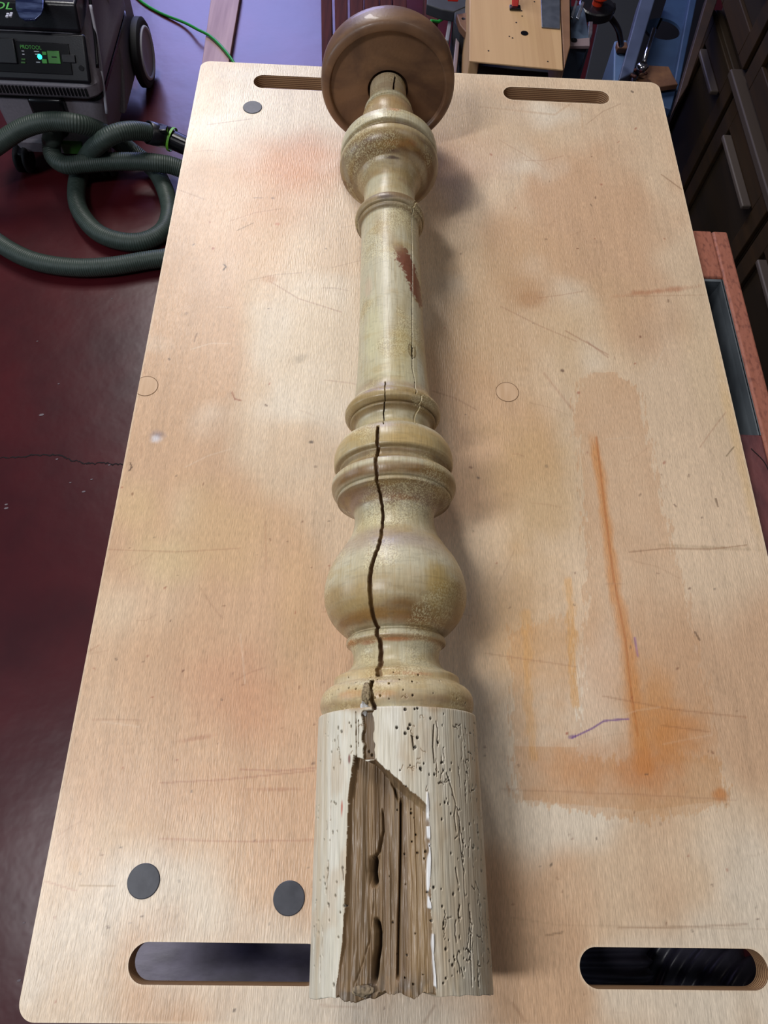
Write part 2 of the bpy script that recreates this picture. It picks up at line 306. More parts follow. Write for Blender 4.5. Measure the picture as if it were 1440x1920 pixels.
for pts, wd, c, s in [
 ([(445, 432), (475, 418)], 1.2, (130, 95, 50), .6), ([(476, 371), (492, 371)], 1, (120, 90, 60), .6), ([(505, 527), (560, 560), (640, 585)], 1, (150, 90, 60), .4), ([(270, 600), (262, 640), (272, 700)], 1, (170, 125, 90), .4),
 ([(435, 735), (440, 748), (452, 751)], 1.6, (150, 75, 45), .7), ([(364, 640), (369, 625)], 1.2, (110, 70, 40), .7), ([(300, 1468), (420, 1462), (588, 1445)], 1, (160, 95, 75), .5), ([(300, 1573), (450, 1578), (590, 1575)], 1, (170, 100, 80), .5),
 ([(450, 1442), (520, 1446), (590, 1440)], 1, (160, 85, 70), .5), ([(200, 1030), (330, 1035), (450, 1028)], 1, (170, 120, 90), .4), ([(150, 1660), (215, 1661)], 1.2, (160, 125, 70), .7), ([(80, 1651), (110, 1660), (142, 1670)], 1, (190, 130, 100), .6),
 ([(960, 1720), (1050, 1735), (1440, 1742)], .9, (150, 120, 90), .3), ([(1160, 1740), (1290, 1738), (1400, 1733)], 1.4, (150, 110, 80), .45), ([(1024, 1754), (1055, 1748)], 1.3, (110, 80, 50), .6),
 ([(910, 1225), (1000, 1238), (1080, 1250)], .9, (150, 90, 60), .4), ([(1130, 1305), (1260, 1330), (1400, 1345)], .9, (150, 90, 50), .5), ([(1240, 1360), (1330, 1372)], .9, (140, 80, 40), .5), ([(940, 1480), (1200, 1490), (1380, 1500)], .9, (150, 95, 70), .35),
 ([(1180, 1035), (1250, 1028), (1330, 1030), (1400, 1022)], 1.6, (150, 105, 70), .55), ([(1303, 1185), (1312, 1200)], 1.8, (90, 60, 35), .8), ([(1342, 935), (1346, 950)], 1.6, (90, 60, 35), .8), ([(1264, 946), (1268, 950)], 1.6, (90, 50, 35), .7),
 ([(1175, 556), (1320, 553)], .8, (160, 120, 90), .3), ([(1240, 327), (1278, 355)], 1, (130, 90, 60), .6), ([(1060, 620), (1140, 665)], .9, (150, 95, 70), .5), ([(940, 575), (1010, 610), (1080, 640)], .9, (150, 95, 70), .35),
 ([(1020, 700), (1075, 770)], 2.5, (160, 110, 85), .3), ([(1100, 640), (1140, 670)], 1.5, (150, 90, 70), .4), ([(960, 1880), (985, 1915)], 3, (150, 110, 80), .4), ([(815, 1885), (795, 1918)], 3, (150, 110, 80), .3), ([(600, 1885), (680, 1890)], 2, (170, 130, 100), .3),
 ([(900, 200), (1040, 215), (1090, 180), (1092, 240)], 2, (200, 165, 130), .4), ([(244, 868), (247, 876), (243, 882)], 1.4, (70, 45, 30), .9), ([(420, 496), (424, 500), (419, 506)], 1.6, (70, 50, 35), .9), ([(1362, 855), (1376, 838)], 1.2, (110, 90, 60), .7)]: line(pts, wd, c, s)
rg = random.Random(11)
for k in range(230):
    x = rg.uniform(60, 1420); y = rg.uniform(130, 1900); s = rg.choice([.9, 1.1, 1.4, 2.0]) if k > 30 else rg.uniform(2, 3)
    a = rg.uniform(0, 6.28); l = rg.uniform(0, 4); c = rg.choice([(90, 55, 40), (120, 70, 45), (70, 55, 50), (160, 75, 50)])
    line([(x, y), (x+l*math.cos(a), y+l*math.sin(a))], s, c, rg.uniform(.4, .8))
for k in range(90):
    x = rg.uniform(60, 1420); y = rg.uniform(150, 1900); a = rg.gauss(0, .25) if rg.random() < .7 else rg.uniform(0, 3.1); l = rg.uniform(15, 110); b = rg.uniform(-6, 6)
    line([(x, y), (x+l*.5*math.cos(a), y+l*.5*math.sin(a)+b), (x+l*math.cos(a), y+l*math.sin(a))], rg.uniform(.6, 1.1), rg.choice([(160, 105, 75), (140, 95, 70), (170, 130, 100), (235, 215, 190)]), rg.uniform(.15, .4))
# filled screw plug rings are separate parts; the board's arris wears pale
ed = -bsdf(X, Y); C = mixc(C, (236, 214, 184), .6*(1-sstep(0, .0025, ed)))
m_board = attr_mat('birch_ply_face', 0.40, (800, 90, 1), 0.00040, fine=0.20, coat=0.12, fscale=(1400, 160, 1), rvar=0.06)
used = np.zeros(len(X), bool); used[F4.ravel()] = True; remap = np.cumsum(used)-1
Vb = np.stack([X, Y, 0*X], 1)[used]; Fb = remap[F4]
bme = bpy.data.meshes.new('veneer_face'); bme.from_pydata(Vb.tolist(), [], Fb.tolist()); bme.materials.append(m_board); set_attr(bme, C[used])
board = thing('plywood_board', 'large stained birch plywood bench top with four hand slots under the turned post', 'board', (BW/2, BL/2, -BT))
o = bpy.data.objects.new('veneer_face', bme); COL.objects.link(o); o.parent = board; o.location = (-BW/2, -BL/2, BT)
m_ply = bpy.data.materials.new('ply_edge'); m_ply.use_nodes = True
N = m_ply.node_tree.nodes; L = m_ply.node_tree.links; b = N['Principled BSDF']; b.inputs['Roughness'].default_value = .6
ge = N.new('ShaderNodeTexCoord'); sp = N.new('ShaderNodeSeparateXYZ'); L.new(ge.outputs['Object'], sp.inputs[0]); ml = N.new('ShaderNodeMath'); ml.operation = 'MULTIPLY'; ml.inputs[1].default_value = 2*math.pi/0.0026
L.new(sp.outputs['Z'], ml.inputs[0]); sn = N.new('ShaderNodeMath'); sn.operation = 'SINE'; L.new(ml.outputs[0], sn.inputs[0]); cr_ = N.new('ShaderNodeValToRGB')
cr_.color_ramp.elements[0].position = .35; cr_.color_ramp.elements[1].position = .65; cr_.color_ramp.elements[0].color = (*lin((118, 86, 62)), 1); cr_.color_ramp.elements[1].color = (*lin((186, 150, 112)), 1)
mr_ = N.new('ShaderNodeMapRange'); mr_.inputs[1].default_value = -1; mr_.inputs[2].default_value = 1; L.new(sn.outputs[0], mr_.inputs[0]); L.new(mr_.outputs[0], cr_.inputs[0]); L.new(cr_.outputs[0], b.inputs['Base Color'])
def outline(x0, x1, y0, y1, r, n=20):
    pts = []
    for cx, cy, a0 in ((x1-r, y1-r, 0), (x0+r, y1-r, 90), (x0+r, y0+r, 180), (x1-r, y0+r, 270)):
        for k in range(n+1): a = math.radians(a0+90*k/n); pts.append((cx+r*math.cos(a), cy+r*math.sin(a)))
    return pts
def wall_strip(pts, z0, z1, flip=False):
    n = len(pts); V = [(x, y, z1) for x, y in pts]+[(x, y, z0) for x, y in pts]
    return V, [((i, (i+1) % n, (i+1) % n+n, i+n)[::-1] if flip else (i, (i+1) % n, (i+1) % n+n, i+n))[::-1] for i in range(n)]
eb = MB(); eb.add(*wall_strip(outline(0, BW, 0, BL, RC), -BT, 0))
for s in slots: eb.add(*wall_strip(outline(s[0], s[1], s[2], s[3], (s[3]-s[2])/2-1e-6), -BT, 0, True))
eb.build('ply_edge', m_ply, board)
# underside
ub = bmesh.new(); loops = []
for pts in [outline(0, BW, 0, BL, RC)]+[outline(s[0], s[1], s[2], s[3], (s[3]-s[2])/2-1e-6) for s in slots]:
    vs = [ub.verts.new((x-BW/2, y-BL/2, 0)) for x, y in pts]; 
    for i in range(len(vs)):
        try: ub.edges.new((vs[i], vs[(i+1) % len(vs)]))
        except ValueError: pass
bmesh.ops.remove_doubles(ub, verts=ub.verts, dist=1e-5); bmesh.ops.triangle_fill(ub, use_beauty=True, edges=ub.edges)
um = bpy.data.meshes.new('underside'); ub.to_mesh(um); um.materials.append(mat('ply_underside', (150, 118, 88), .8, c2=(130, 100, 74), scale=(40, 4, 4)))
o = bpy.data.objects.new('underside', um); COL.objects.link(o); o.parent = board
m_plug = mat('black_rubber_plug', (52, 54, 62), 0.5, c2=(66, 68, 76), scale=(90, 90, 90), bump=0.0002)
m_wplug = mat('birch_plug', (200, 164, 128), 0.45, c2=(212, 178, 144), scale=(300, 30, 30)); m_ring = mat('plug_gap', (110, 80, 52), 0.8)
for (px, py, r, k) in [(269.5, 1652, .0123, 0), (542, 1684, .0120, 0), (473.5, 201.5, .0122, 0), (274, 724, .0122, 1), (951, 735, .0122, 1)]:
    c = Q(px, py, 0); c[0] = max(c[0], 0)
    if k == 0: p = MB().lathe((c[0], c[1], 0), (0, 0, 1), [(-.010, 0), (-.010, r), (0.0003, r), (.0008, r-.0006), (.0008, 0)], 64).build('hole_plug', m_plug, board, smooth=False); p['label'] = 'black rubber plug set into the board'
    else:
        pass
        n = 64; V = []; F = []
        for i in range(n):
            a = math.tau*i/n
            for rr, z in ((r, .00025), (r-.0006, .00025)): V.append((max(c[0]+rr*math.cos(a), .0004), c[1]+rr*math.sin(a), z))
        F = [(2*i, 2*((i+1) % n), 2*((i+1) % n)+1, 2*i+1) for i in range(n)]
        p = MB().add([(max(c[0]+(r-.0006)*math.cos(math.tau*i/n), .0004), c[1]+(r-.0006)*math.sin(math.tau*i/n), .00022) for i in range(n)], [tuple(range(n))]).build('wooden_plug', m_wplug, board)
        p['label'] = 'round birch plug glued flush into the board'
        MB().add(V, F).build('plug_seam', m_ring, p)
# ------------------------------------------------------------------ turned newel post
A0 = np.array([.26885, 0, .0600]); A1 = np.array([.24632, 1, .0792]); AD = (A1-A0)/np.linalg.norm(A1-A0)
AU = np.cross(AD, [0, 0, 1]); AU /= np.linalg.norm(AU); AW = np.cross(AU, AD)
PR = [(.0290, .0600), (.12, .0597), (.2030, .0590), (.2040, .0585), (.2042, .0548), (.2060, .0562), (.2090, .0575), (.2130, .0580), (.2170, .0575), (.2210, .0558), (.2240, .0530), (.2256, .0500),
 (.2262, .0486), (.2320, .0481), (.2335, .0460), (.2365, .0400), (.2410, .0352), (.2470, .0333), (.2530, .0340), (.2570, .0362), (.2583, .0388), (.2600, .0392), (.2632, .0385), (.2645, .0362), (.2655, .0352),
 (.2665, .0385), (.2710, .0445), (.2780, .0507), (.2880, .0556), (.2997, .0574), (.3120, .0559), (.3250, .0512), (.3400, .0420), (.3500, .0362), (.3590, .0339), (.3660, .0334), (.3715, .0343), (.3765, .0380), (.3795, .0430), (.3815, .0466), (.3818, .0478), (.3820, .0487), (.3850, .0486),
 (.3853, .0474), (.3856, .0476), (.3860, .0500), (.3890, .0520), (.3950, .0537), (.3995, .0531), (.4010, .0518), (.4030, .0490), (.4060, .0469), (.4095, .0460), (.4124, .0463), (.4128, .0510), (.4145, .0518), (.4240, .0517), (.4300, .0500), (.4385, .0435), (.4400, .0400), (.4450, .0345),
 (.4530, .0324), (.4570, .0338), (.4586, .0360), (.4590, .0382), (.4613, .0384), (.4616, .0366), (.4620, .0368), (.4626, .0402), (.4650, .0428), (.4695, .0432), (.4740, .0408), (.4780, .0372), (.4840, .0348), (.4950, .0338), (.5484, .0312), (.6168, .0304), (.6900, .0296),
 (.6945, .0297), (.6952, .0322), (.6975, .0333), (.6986, .0334), (.6988, .0318), (.6991, .0320), (.6995, .0350), (.7030, .0362), (.7080, .0355), (.7110, .0330), (.7135, .0288), (.7230, .0273), (.7420, .0271), (.7540, .0295), (.7600, .0322), (.7618, .0335), (.7630, .0342),
 (.7650, .0400), (.7680, .0455), (.7720, .0497), (.7765, .0522), (.7790, .0530), (.7840, .0534), (.7853, .0525), (.7862, .0488), (.7930, .0484), (.7940, .0525), (.8000, .0529), (.8080, .0522), (.8095, .0490), (.8105, .0330), (.8130, .0300), (.8300, .0275),
 (.8380, .0282), (.8480, .0298), (.8590, .0292), (.8630, .0280), (.8640, .0246), (.8670, .0246), (.8680, .0274), (.8730, .0264), (.8755, .0245), (.8768, .0216), (.9100, .0206)]
PR = np.array(PR)
sg = np.diff(PR, axis=0); sl_ = np.linalg.norm(sg, axis=1); un = sg/sl_[:, None]; tin = un.copy(); tout = un.copy()   # tout[i]: start tangent of segment i, tin[i]: end tangent
for i in range(1, len(PR)-1):
    if np.dot(un[i-1], un[i]) > math.cos(math.radians(40)) and min(sl_[i-1], sl_[i]) > .0022:
        m_ = un[i-1]*sl_[i]+un[i]*sl_[i-1]; m_ /= np.linalg.norm(m_); tin[i-1] = m_; tout[i] = m_
fn = []
for i in range(len(sg)):
    n_ = max(1, int(sl_[i]/.0012)) if (abs(np.dot(tout[i], un[i])) < .99999 or abs(np.dot(tin[i], un[i])) < .99999) else 1
    for k in range(n_):
        q = k/n_; fn.append(PR[i]*(2*q**3-3*q*q+1)+tout[i]*sl_[i]*(q**3-2*q*q+q)+PR[i+1]*(-2*q**3+3*q*q)+tin[i]*sl_[i]*(q**3-q*q))
fn.append(PR[-1]); Pc = np.array(fn)
for _ in range(2):     # soften the arrises
    A_, B_ = Pc[:-1], Pc[1:]; ln = np.linalg.norm(B_-A_, axis=1)[:, None]; q = np.minimum(.25, .0005/np.maximum(ln, 1e-6))
    n_ = np.empty((2*len(A_), 2)); n_[0::2] = A_*(1-q)+B_*q; n_[1::2] = A_*q+B_*(1-q); Pc = np.vstack([Pc[:1], n_, Pc[-1:]])
dl = np.linalg.norm(np.diff(Pc, axis=0), axis=1); TL = np.concatenate([[0], np.cumsum(dl)])
tt = []; t = 0
while t < TL[-1]:
    tt.append(t); s = np.interp(t, TL, Pc[:, 0]); t += .0005 if s < .47 else (.0009 if .5 < s < .69 else .0006)
tt.append(TL[-1]); tt = np.array(tt); ss = np.interp(tt, TL, Pc[:, 0]); rr = np.interp(tt, TL, Pc[:, 1])
th = np.concatenate([np.linspace(-98, -62, 50)[:-1], np.linspace(-62, 72, 520)[:-1], np.linspace(72, 104, 45)[:-1], np.linspace(104, 262, 60)[:-1]]); th = np.radians(th); NT = len(th)
TT, TH = np.meshgrid(tt, th, indexing='ij'); SS = np.interp(TT, tt, ss); RR = np.interp(TT, tt, rr); UU = RR*TH
front = np.abs(TH) < math.radians(112)
def hit(px, py):
    d = FW*FPX+RT*(px-720)-UP*(py-960); d = d/np.linalg.norm(d); tr = np.linspace(.4, 1.4, 9000); P = np.array(CAM)+d*tr[:, None]-A0
    s = P@AD; rad = P-s[:, None]*AD; R_ = np.linalg.norm(rad, axis=1); pr = np.interp(s, Pc[:, 0], Pc[:, 1], left=0, right=0)
    k = np.nonzero(R_ < pr)[0]
    if len(k) == 0: k = [np.argmin(R_-pr)]
    k = k[0]; a = math.atan2(rad[k]@AU, rad[k]@AW); j = np.argmin(np.hypot(Pc[:, 0]-s[k], Pc[:, 1]-R_[k])*1+0)
    t = TL[j]
    # refine on the segment
    for jj in (j-1, j):
        if 0 <= jj < len(Pc)-1:
            v = Pc[jj+1]-Pc[jj]; q = np.dot(np.array([s[k], R_[k]])-Pc[jj], v)/(v@v+1e-15)
            if 0 <= q <= 1: t = TL[jj]+q*dl[jj]
    return t, a, R_[k]
def HT(pts):   # pixel list -> (t, angle) list
    return [hit(x, y)[:2] for x, y in pts]
DISP = np.zeros_like(TT)
Cw = np.tile(np.array(lin((198, 189, 160))), (TT.size, 1)).reshape(*TT.shape, 3)
def mx(f, c):
    global Cw
    Cw = Cw*(1-f[..., None])+np.array(lin(c))*f[..., None]
# wood tones by place along the profile; moulding stain bands darkened to paint in shade
pl = SS < .2041
big = fbr(TT*18, UU*40+9, 4); mx(.6*sstep(.45, .75, big), (178, 160, 118)); 
gr = fbm(TT*26+5, UU*900, 3); fine = fbm(TT*110, UU*1600, 2)
mx((.34*sstep(.5, .75, gr))*~pl, (168, 146, 104))
mx(np.ones_like(TT)*pl*.9, (212, 205, 186)); mx(.5*sstep(.45, .7, fbm(TT*9+4, UU*160, 4))*pl, (196, 178, 146)); mx(.45*sstep(.5, .7, fbm(TT*14+9, UU*300, 3))*pl, (226, 220, 204)); mx(.35*sstep(.55, .72, fbm(TT*30+1, UU*60, 4))*pl, (190, 160, 122))
WOB = (fbr(TT*45, UU*45+3, 3)-.5)*.012
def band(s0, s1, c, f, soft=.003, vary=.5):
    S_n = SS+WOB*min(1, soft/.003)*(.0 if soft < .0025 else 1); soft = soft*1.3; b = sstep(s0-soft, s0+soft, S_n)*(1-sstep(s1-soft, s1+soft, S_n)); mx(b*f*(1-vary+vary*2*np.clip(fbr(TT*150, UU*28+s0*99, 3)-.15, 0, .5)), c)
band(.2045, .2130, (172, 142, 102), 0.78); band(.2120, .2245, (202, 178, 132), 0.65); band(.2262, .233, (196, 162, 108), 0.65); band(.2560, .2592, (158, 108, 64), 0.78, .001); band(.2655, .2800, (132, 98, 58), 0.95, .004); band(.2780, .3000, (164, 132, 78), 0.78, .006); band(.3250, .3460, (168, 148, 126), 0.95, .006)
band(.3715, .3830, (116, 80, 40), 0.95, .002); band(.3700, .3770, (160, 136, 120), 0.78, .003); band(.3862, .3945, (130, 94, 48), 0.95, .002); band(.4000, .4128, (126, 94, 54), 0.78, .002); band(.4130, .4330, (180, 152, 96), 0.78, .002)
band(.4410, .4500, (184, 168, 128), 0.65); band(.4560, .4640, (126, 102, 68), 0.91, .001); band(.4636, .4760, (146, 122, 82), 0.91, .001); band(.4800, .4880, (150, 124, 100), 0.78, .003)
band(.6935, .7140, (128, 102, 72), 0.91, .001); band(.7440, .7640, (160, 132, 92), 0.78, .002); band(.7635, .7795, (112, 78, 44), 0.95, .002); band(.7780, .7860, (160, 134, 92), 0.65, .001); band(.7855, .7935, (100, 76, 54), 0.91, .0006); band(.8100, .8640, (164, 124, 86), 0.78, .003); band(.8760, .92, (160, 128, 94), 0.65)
def sblob(px, py, ru, rt, c, f, rot=0, nz=.6, soft=.7):
    t0, a0, r0 = hit(px, py); u = (TH-a0)*r0; v = TT-t0; ca, sa = math.cos(rot), math.sin(rot); uu = u*ca+v*sa; vv = -u*sa+v*ca
    d = np.hypot(uu/ru, vv/rt)+(fbr(TT*160+px, UU*160+py, 3)-.5)*nz; mx((1-sstep(1-soft, 1+.3*soft, d))*f*front, c)
for a in [(735, 940, .006, .004, (128, 100, 78), .7), (752, 932, .018, .003, (150, 96, 44), .5), (690, 760, .004, .006, (150, 128, 108), .3), (696, 730, .007, .007, (150, 132, 122), .7), (718, 715, .018, .008, (150, 126, 92), .6),
          (765, 345, .016, .008, (160, 130, 92), .6), (730, 345, .020, .012, (150, 128, 86), .4), (735, 295, .010, .002, (70, 42, 40), .8), (745, 268, .016, .004, (140, 84, 44), .7), (770, 265, .01, .004, (150, 88, 40), .5), (728, 282, .012, .003, (90, 52, 50), .7), (722, 368, .010, .003, (80, 62, 62), .7),
          (820, 1090, .014, .018, (176, 144, 70), .6), (700, 1150, .03, .006, (168, 124, 60), .5), (790, 1165, .04, .006, (150, 100, 52), .5), (700, 980, .02, .01, (196, 184, 140), .4), (760, 1010, .03, .008, (176, 164, 150), .5),
          (658, 1205, .008, .003, (190, 120, 60), .7), (740, 1198, .016, .002, (176, 110, 60), .7), (690, 1205, .010, .002, (170, 100, 60), .6), (660, 1302, .016, .004, (196, 140, 90), .7), (720, 1300, .01, .003, (196, 136, 84), .5), (830, 1310, .014, .003, (150, 120, 90), .5), (770, 1262, .018, .002, (190, 120, 80), .5),
          (735, 1345, .008, .012, (226, 222, 208), .5), (740, 205, .009, .004, (190, 110, 60), .7), (735, 690, .03, .03, (200, 190, 140), .4), (716, 410, .012, .014, (176, 156, 120), .6), (790, 700, .006, .02, (198, 198, 182), .5), (690, 540, .006, .016, (206, 178, 150), .5),  # first entry of this row paints a pale overhead highlight on the plinth
          (758, 640, .012, .02, (188, 176, 120), .5), (700, 620, .014, .04, (212, 204, 160), .5), (820, 940, .012, .006, (130, 104, 64), .5), (770, 820, .03, .007, (190, 158, 96), .5), (870, 1620, .03, .10, (186, 170, 144), .5), (655, 1423, .0012, .0035, (120, 60, 44), .9), (641, 1515, .001, .006, (180, 80, 50), .9), (668, 1700, .004, .03, (214, 190, 150), .4)]: sblob(*a)
# reddish-brown paint smear on the shaft
tpS = HT([(712, 425), (735, 452), (752, 470), (766, 498), (778, 530), (786, 560)])
dd_, pp_ = polydist(TT, UU, [(t, a*np.interp(t, tt, rr)) for t, a in tpS]); nzz = fbm(TT*500, UU*500, 4)
w_ = .0018+.0082*sstep(.15, .55, pp_); sm = (1-sstep(.75, 1.15, dd_/w_+(nzz-.5)*1.3))*sstep(.18, .42, pp_)*front; mx(.9*sm, (116, 50, 28)); mx(.5*(1-sstep(.4, 1.6, dd_/.008))*(1-sstep(.3, .5, pp_))*front, (168, 142, 100))
# knot
t0, a0, r0 = hit(773, 657); kd = np.hypot((TH-a0)*r0/.0045, (TT-t0)/.0080); mx((kd < 1)*.7*front, (140, 122, 86)); mx((np.abs(kd-1) < .07)*.6*front, (70, 50, 32))
# ---- cracks: real grooves
def groove(pts, width, depth, c, col_f=1., hard=.35, tvar=None, lipc=None):
    global DISP
    q = HT(pts); r_at = [np.interp(t, tt, rr) for t, a in q]
    tmin = min(t for t, a in q)-.004; tmax = max(t for t, a in q)+.004; i0, i1 = np.searchsorted(tt, tmin), np.searchsorted(tt, tmax)
    sl = slice(max(i0, 0), min(i1, len(tt)))
    # distance in (t, theta * local radius)
    Tq = TT[sl]; Rl = np.interp(Tq, tt, rr); ang = np.interp(Tq[:, 0], [t for t, a in sorted(q)], [a for t, a in sorted(q)])
    ends = sstep(min(t for t, a in q)-.0005, min(t for t, a in q)+.0008, Tq)*(1-sstep(max(t for t, a in q)-.0008, max(t for t, a in q)+.0005, Tq))
    jit = (vn(Tq*300, Tq*0+3)-.5)*width*.5
    d = np.abs((TH[sl]-ang[:, None])*Rl+jit); w = width*(0.75+.5*vn(Tq*120, Tq*0+8)) if tvar is None else width*np.interp(Tq, *tvar)
    f = (1-sstep(1-hard, 1+hard*.3, d/w))*ends*front[sl]
    DISP[sl] = np.maximum(DISP[sl], depth*f); g = (f > .12).astype(float)*col_f; stri = .7+.6*vn(Tq*60, (TH[sl]-ang[:, None])*Rl*5000)
    Cw[sl] = Cw[sl]*(1-g[..., None])+(np.array(lin(c))*stri[..., None])*g[..., None]
    if lipc is not None:
        g2 = (1-sstep(.2, .9, np.abs((TH[sl]-ang[:, None])*Rl-width*1.6)/(width*.9)))*ends*front[sl]*.8; Cw[sl] = Cw[sl]*(1-g2[..., None])+np.array(lin(lipc))*g2[..., None]
tv = lambda *p: tuple(zip(*[(hit(x, y)[0], w) for x, y, w in p]))
def tvs(*p): a = sorted([(hit(x, y)[0], w) for x, y, w in p]); return ([q[0] for q in a], [q[1] for q in a])
crack = [(710, 1268), (711, 1250), (714, 1232), (714, 1215), (709, 1195), (705, 1172), (697, 1140), (693, 1110), (693, 1080), (700, 1050), (712, 1018), (717, 985), (717, 960), (714, 935), (710, 915), (706, 900), (706, 885), (704, 862), (708, 850), (707, 830), (707, 812), (708, 798)]
groove(crack, .0016, .0065, (112, 84, 54), tvar=tvs((710, 1268, 1.5), (714, 1220, 1.15), (705, 1172, 1.05), (693, 1100, 1.15), (717, 985, .85), (712, 925, .85), (706, 890, 1.0), (705, 850, 1.0), (707, 812, .95), (708, 798, .7)))
groove([(719, 795), (719, 775), (721, 755), (722, 735), (722, 716)], .0005, .0025, (60, 44, 28))
groove([(780, 738), (778, 715), (773, 690), (773, 660), (773, 630), (773, 560), (773, 480), (773, 400), (774, 392)], .00055, .003, (74, 54, 34), lipc=(226, 214, 176))
groove([(774, 390), (778, 380), (782, 372)], .0008, .0012, (196, 176, 132)); groove([(780, 795), (783, 770), (787, 755), (790, 742)], .0008, .0012, (206, 190, 150))
groove([(738, 168), (739, 155), (741, 142)], .0010, .004, (60, 36, 24)); groove([(773, 672), (773, 664), (773, 650)], .0012, .005, (40, 28, 18))
# dovetailed strip channel leading into the chiselled housing, and the split through the base moulding
groove([(691, 1424), (690, 1400), (689, 1370), (689, 1337), (691, 1332)], .0042, .0040, (104, 82, 54), hard=.12, tvar=([0, 1], [1, 1])); groove([(702, 1330), (697, 1310), (694, 1290), (697, 1275)], .0017, .007, (84, 62, 40), tvar=([0, 1], [1, 1]))
groove([(668, 1422), (668, 1395), (667, 1350), (667, 1335)], .0004, .002, (90, 70, 46)); groove([(672, 1400), (672, 1350)], .0003, .0015, (90, 70, 46))
rg = random.Random(5)
# ---- chiselled housing at the near end
hp = HT([(662, 1416), (690, 1428), (704, 1424), (805, 1514), (806, 1600), (808, 1700), (812, 1780), (818, 1866)]); hp = hp+[(-.02, hp[-1][1])]
hl = HT([(630, 1866), (641, 1780), (645, 1700), (649, 1600), (652, 1500)]); hp = hp+[(-.02, hl[0][1])]+hl
sl = slice(0, np.searchsorted(tt, .19)); Tq = TT[sl]; Aq = TH[sl]; Rq = RR[sl]
jt = (fbm(Tq*300, Aq*40, 3)-.5)*.0015; ins = inpoly(Tq+jt, Aq+jt*12, hp) & front[sl]
dB, _ = polydist(Tq, Aq*.0597, [(t, a*.0597) for t, a in hp]+[(hp[0][0], hp[0][1]*.0597)])
xl = Rq*np.sin(Aq); aL = hl[2][1]; aR = hp[4][1]; xL, xR = .0597*math.sin(aL), .0597*math.sin(aR); zL, zR = .0597*math.cos(aL)-.0022, .0597*math.cos(aR)-.0012
zf = zL+(zR-zL)*(xl-xL)/(xR-xL); zf = zf-.0035*sstep(0, .02, Tq-.0)*np.exp(-((xl-(xL+xR)/2+.004)/.012)**2)-.003*sstep(.10, .17, Tq)
fib = (fbm(Tq*14+2, xl*700, 3)-.5)*.0026+(fbm(Tq*60, xl*1500, 2)-.5)*.0010
def fiss(pts, wd, dp):
    q = sorted(HT(pts)); a = np.interp(Tq[:, 0], [t for t, _ in q], [a for _, a in q]); e = sstep(q[0][0]-.002, q[0][0]+.003, Tq)*(1-sstep(q[-1][0]-.003, q[-1][0]+.002, Tq))
    return dp*np.exp(-(((Aq-a[:, None])*.0597)/wd)**2)*e
fis = fiss([(690, 1868), (693, 1820), (699, 1790), (700, 1762), (694, 1735)], .0017, .012)+fiss([(745, 1864), (746, 1800), (749, 1700), (752, 1600), (753, 1500)], .0009, .006)+fiss([(688, 1668), (687, 1640), (690, 1612), (700, 1600), (710, 1560), (708, 1520)], .0010, .005)+fiss([(690, 1665), (686, 1640), (690, 1612)], .0026, .011)+fiss([(746, 1500), (738, 1478), (730, 1465)], .0008, .004)+fiss([(655, 1868), (680, 1780), (690, 1700)], .0005, .001)
target = zf+fib; rad_t = np.clip(target, .02, .06)/np.maximum(np.cos(Aq), .3); dsp = np.clip(Rq-rad_t, .0006, .02)+fis
qs = HT([(700, 1424), (805, 1514)]); dSl, _ = polydist(Tq, Aq*.0597, [(t, a*.0597) for t, a in qs]); wallw = sstep(0, .0009, dB)*(.15+.85*sstep(.0, .0042, dSl))
DISP[sl] = np.where(ins, np.maximum(dsp*wallw, DISP[sl]*.0), DISP[sl])
fx = ins.astype(float); wc = np.array(lin((128, 104, 74))); g1 = fbm(Tq*16+2, xl*650, 3); g2 = fbm(Tq*7, xl*200+4, 3)
cc = wc*(0.55+.9*g1)[..., None]; tan = sstep(-.004, .012, xl)[..., None]; cc = cc*(1-.5*tan)+np.array(lin((170, 142, 102)))*(0.75+.5*g1)[..., None]*.5*tan; cc = cc*(1-.4*sstep(.5, .65, g2)[..., None])+np.array(lin((104, 78, 52)))*.4*sstep(.5, .65, g2)[..., None]
cc = cc*(1-sstep(.003, .008, fis)[..., None]*.8)+np.array(lin((36, 22, 14)))*sstep(.003, .008, fis)[..., None]*.8
dk = (1-sstep(.003, .022, Tq))*sstep(.35, .6, fbm(Tq*120, xl*160, 3)); cc = cc*(1-.5*dk[..., None])+np.array(lin((84, 78, 70)))*.5*dk[..., None]
cc = cc*(1-.6*(1-sstep(.0008, .0022, dB))[..., None])+np.array(lin((112, 86, 56)))*.6*(1-sstep(.0008, .0022, dB))[..., None]
Cw[sl] = Cw[sl]*(1-fx[..., None])+cc*fx[..., None]
# plaster remains along the housing's right edge
q = sorted(HT([(803, 1540), (806, 1600), (804, 1650), (804, 1680), (808, 1720), (812, 1760), (812, 1800), (816, 1850)])); a_ = np.interp(Tq[:, 0], [t for t, _ in q], [a for _, a in q])
pf = (1-sstep(.5, 1.1, np.abs((Aq-a_[:, None])*.0597)/(.0004+.0009*vn(Tq*150, Tq*0))))*sstep(.55, .60, fbm(Tq*70, Aq*2, 2)+.14*(Tq < .1))*(Tq < .14); Cw[sl] = Cw[sl]*(1-pf[..., None])+np.array(lin((226, 224, 220)))*pf[..., None]; DISP[sl] -= pf*.0008
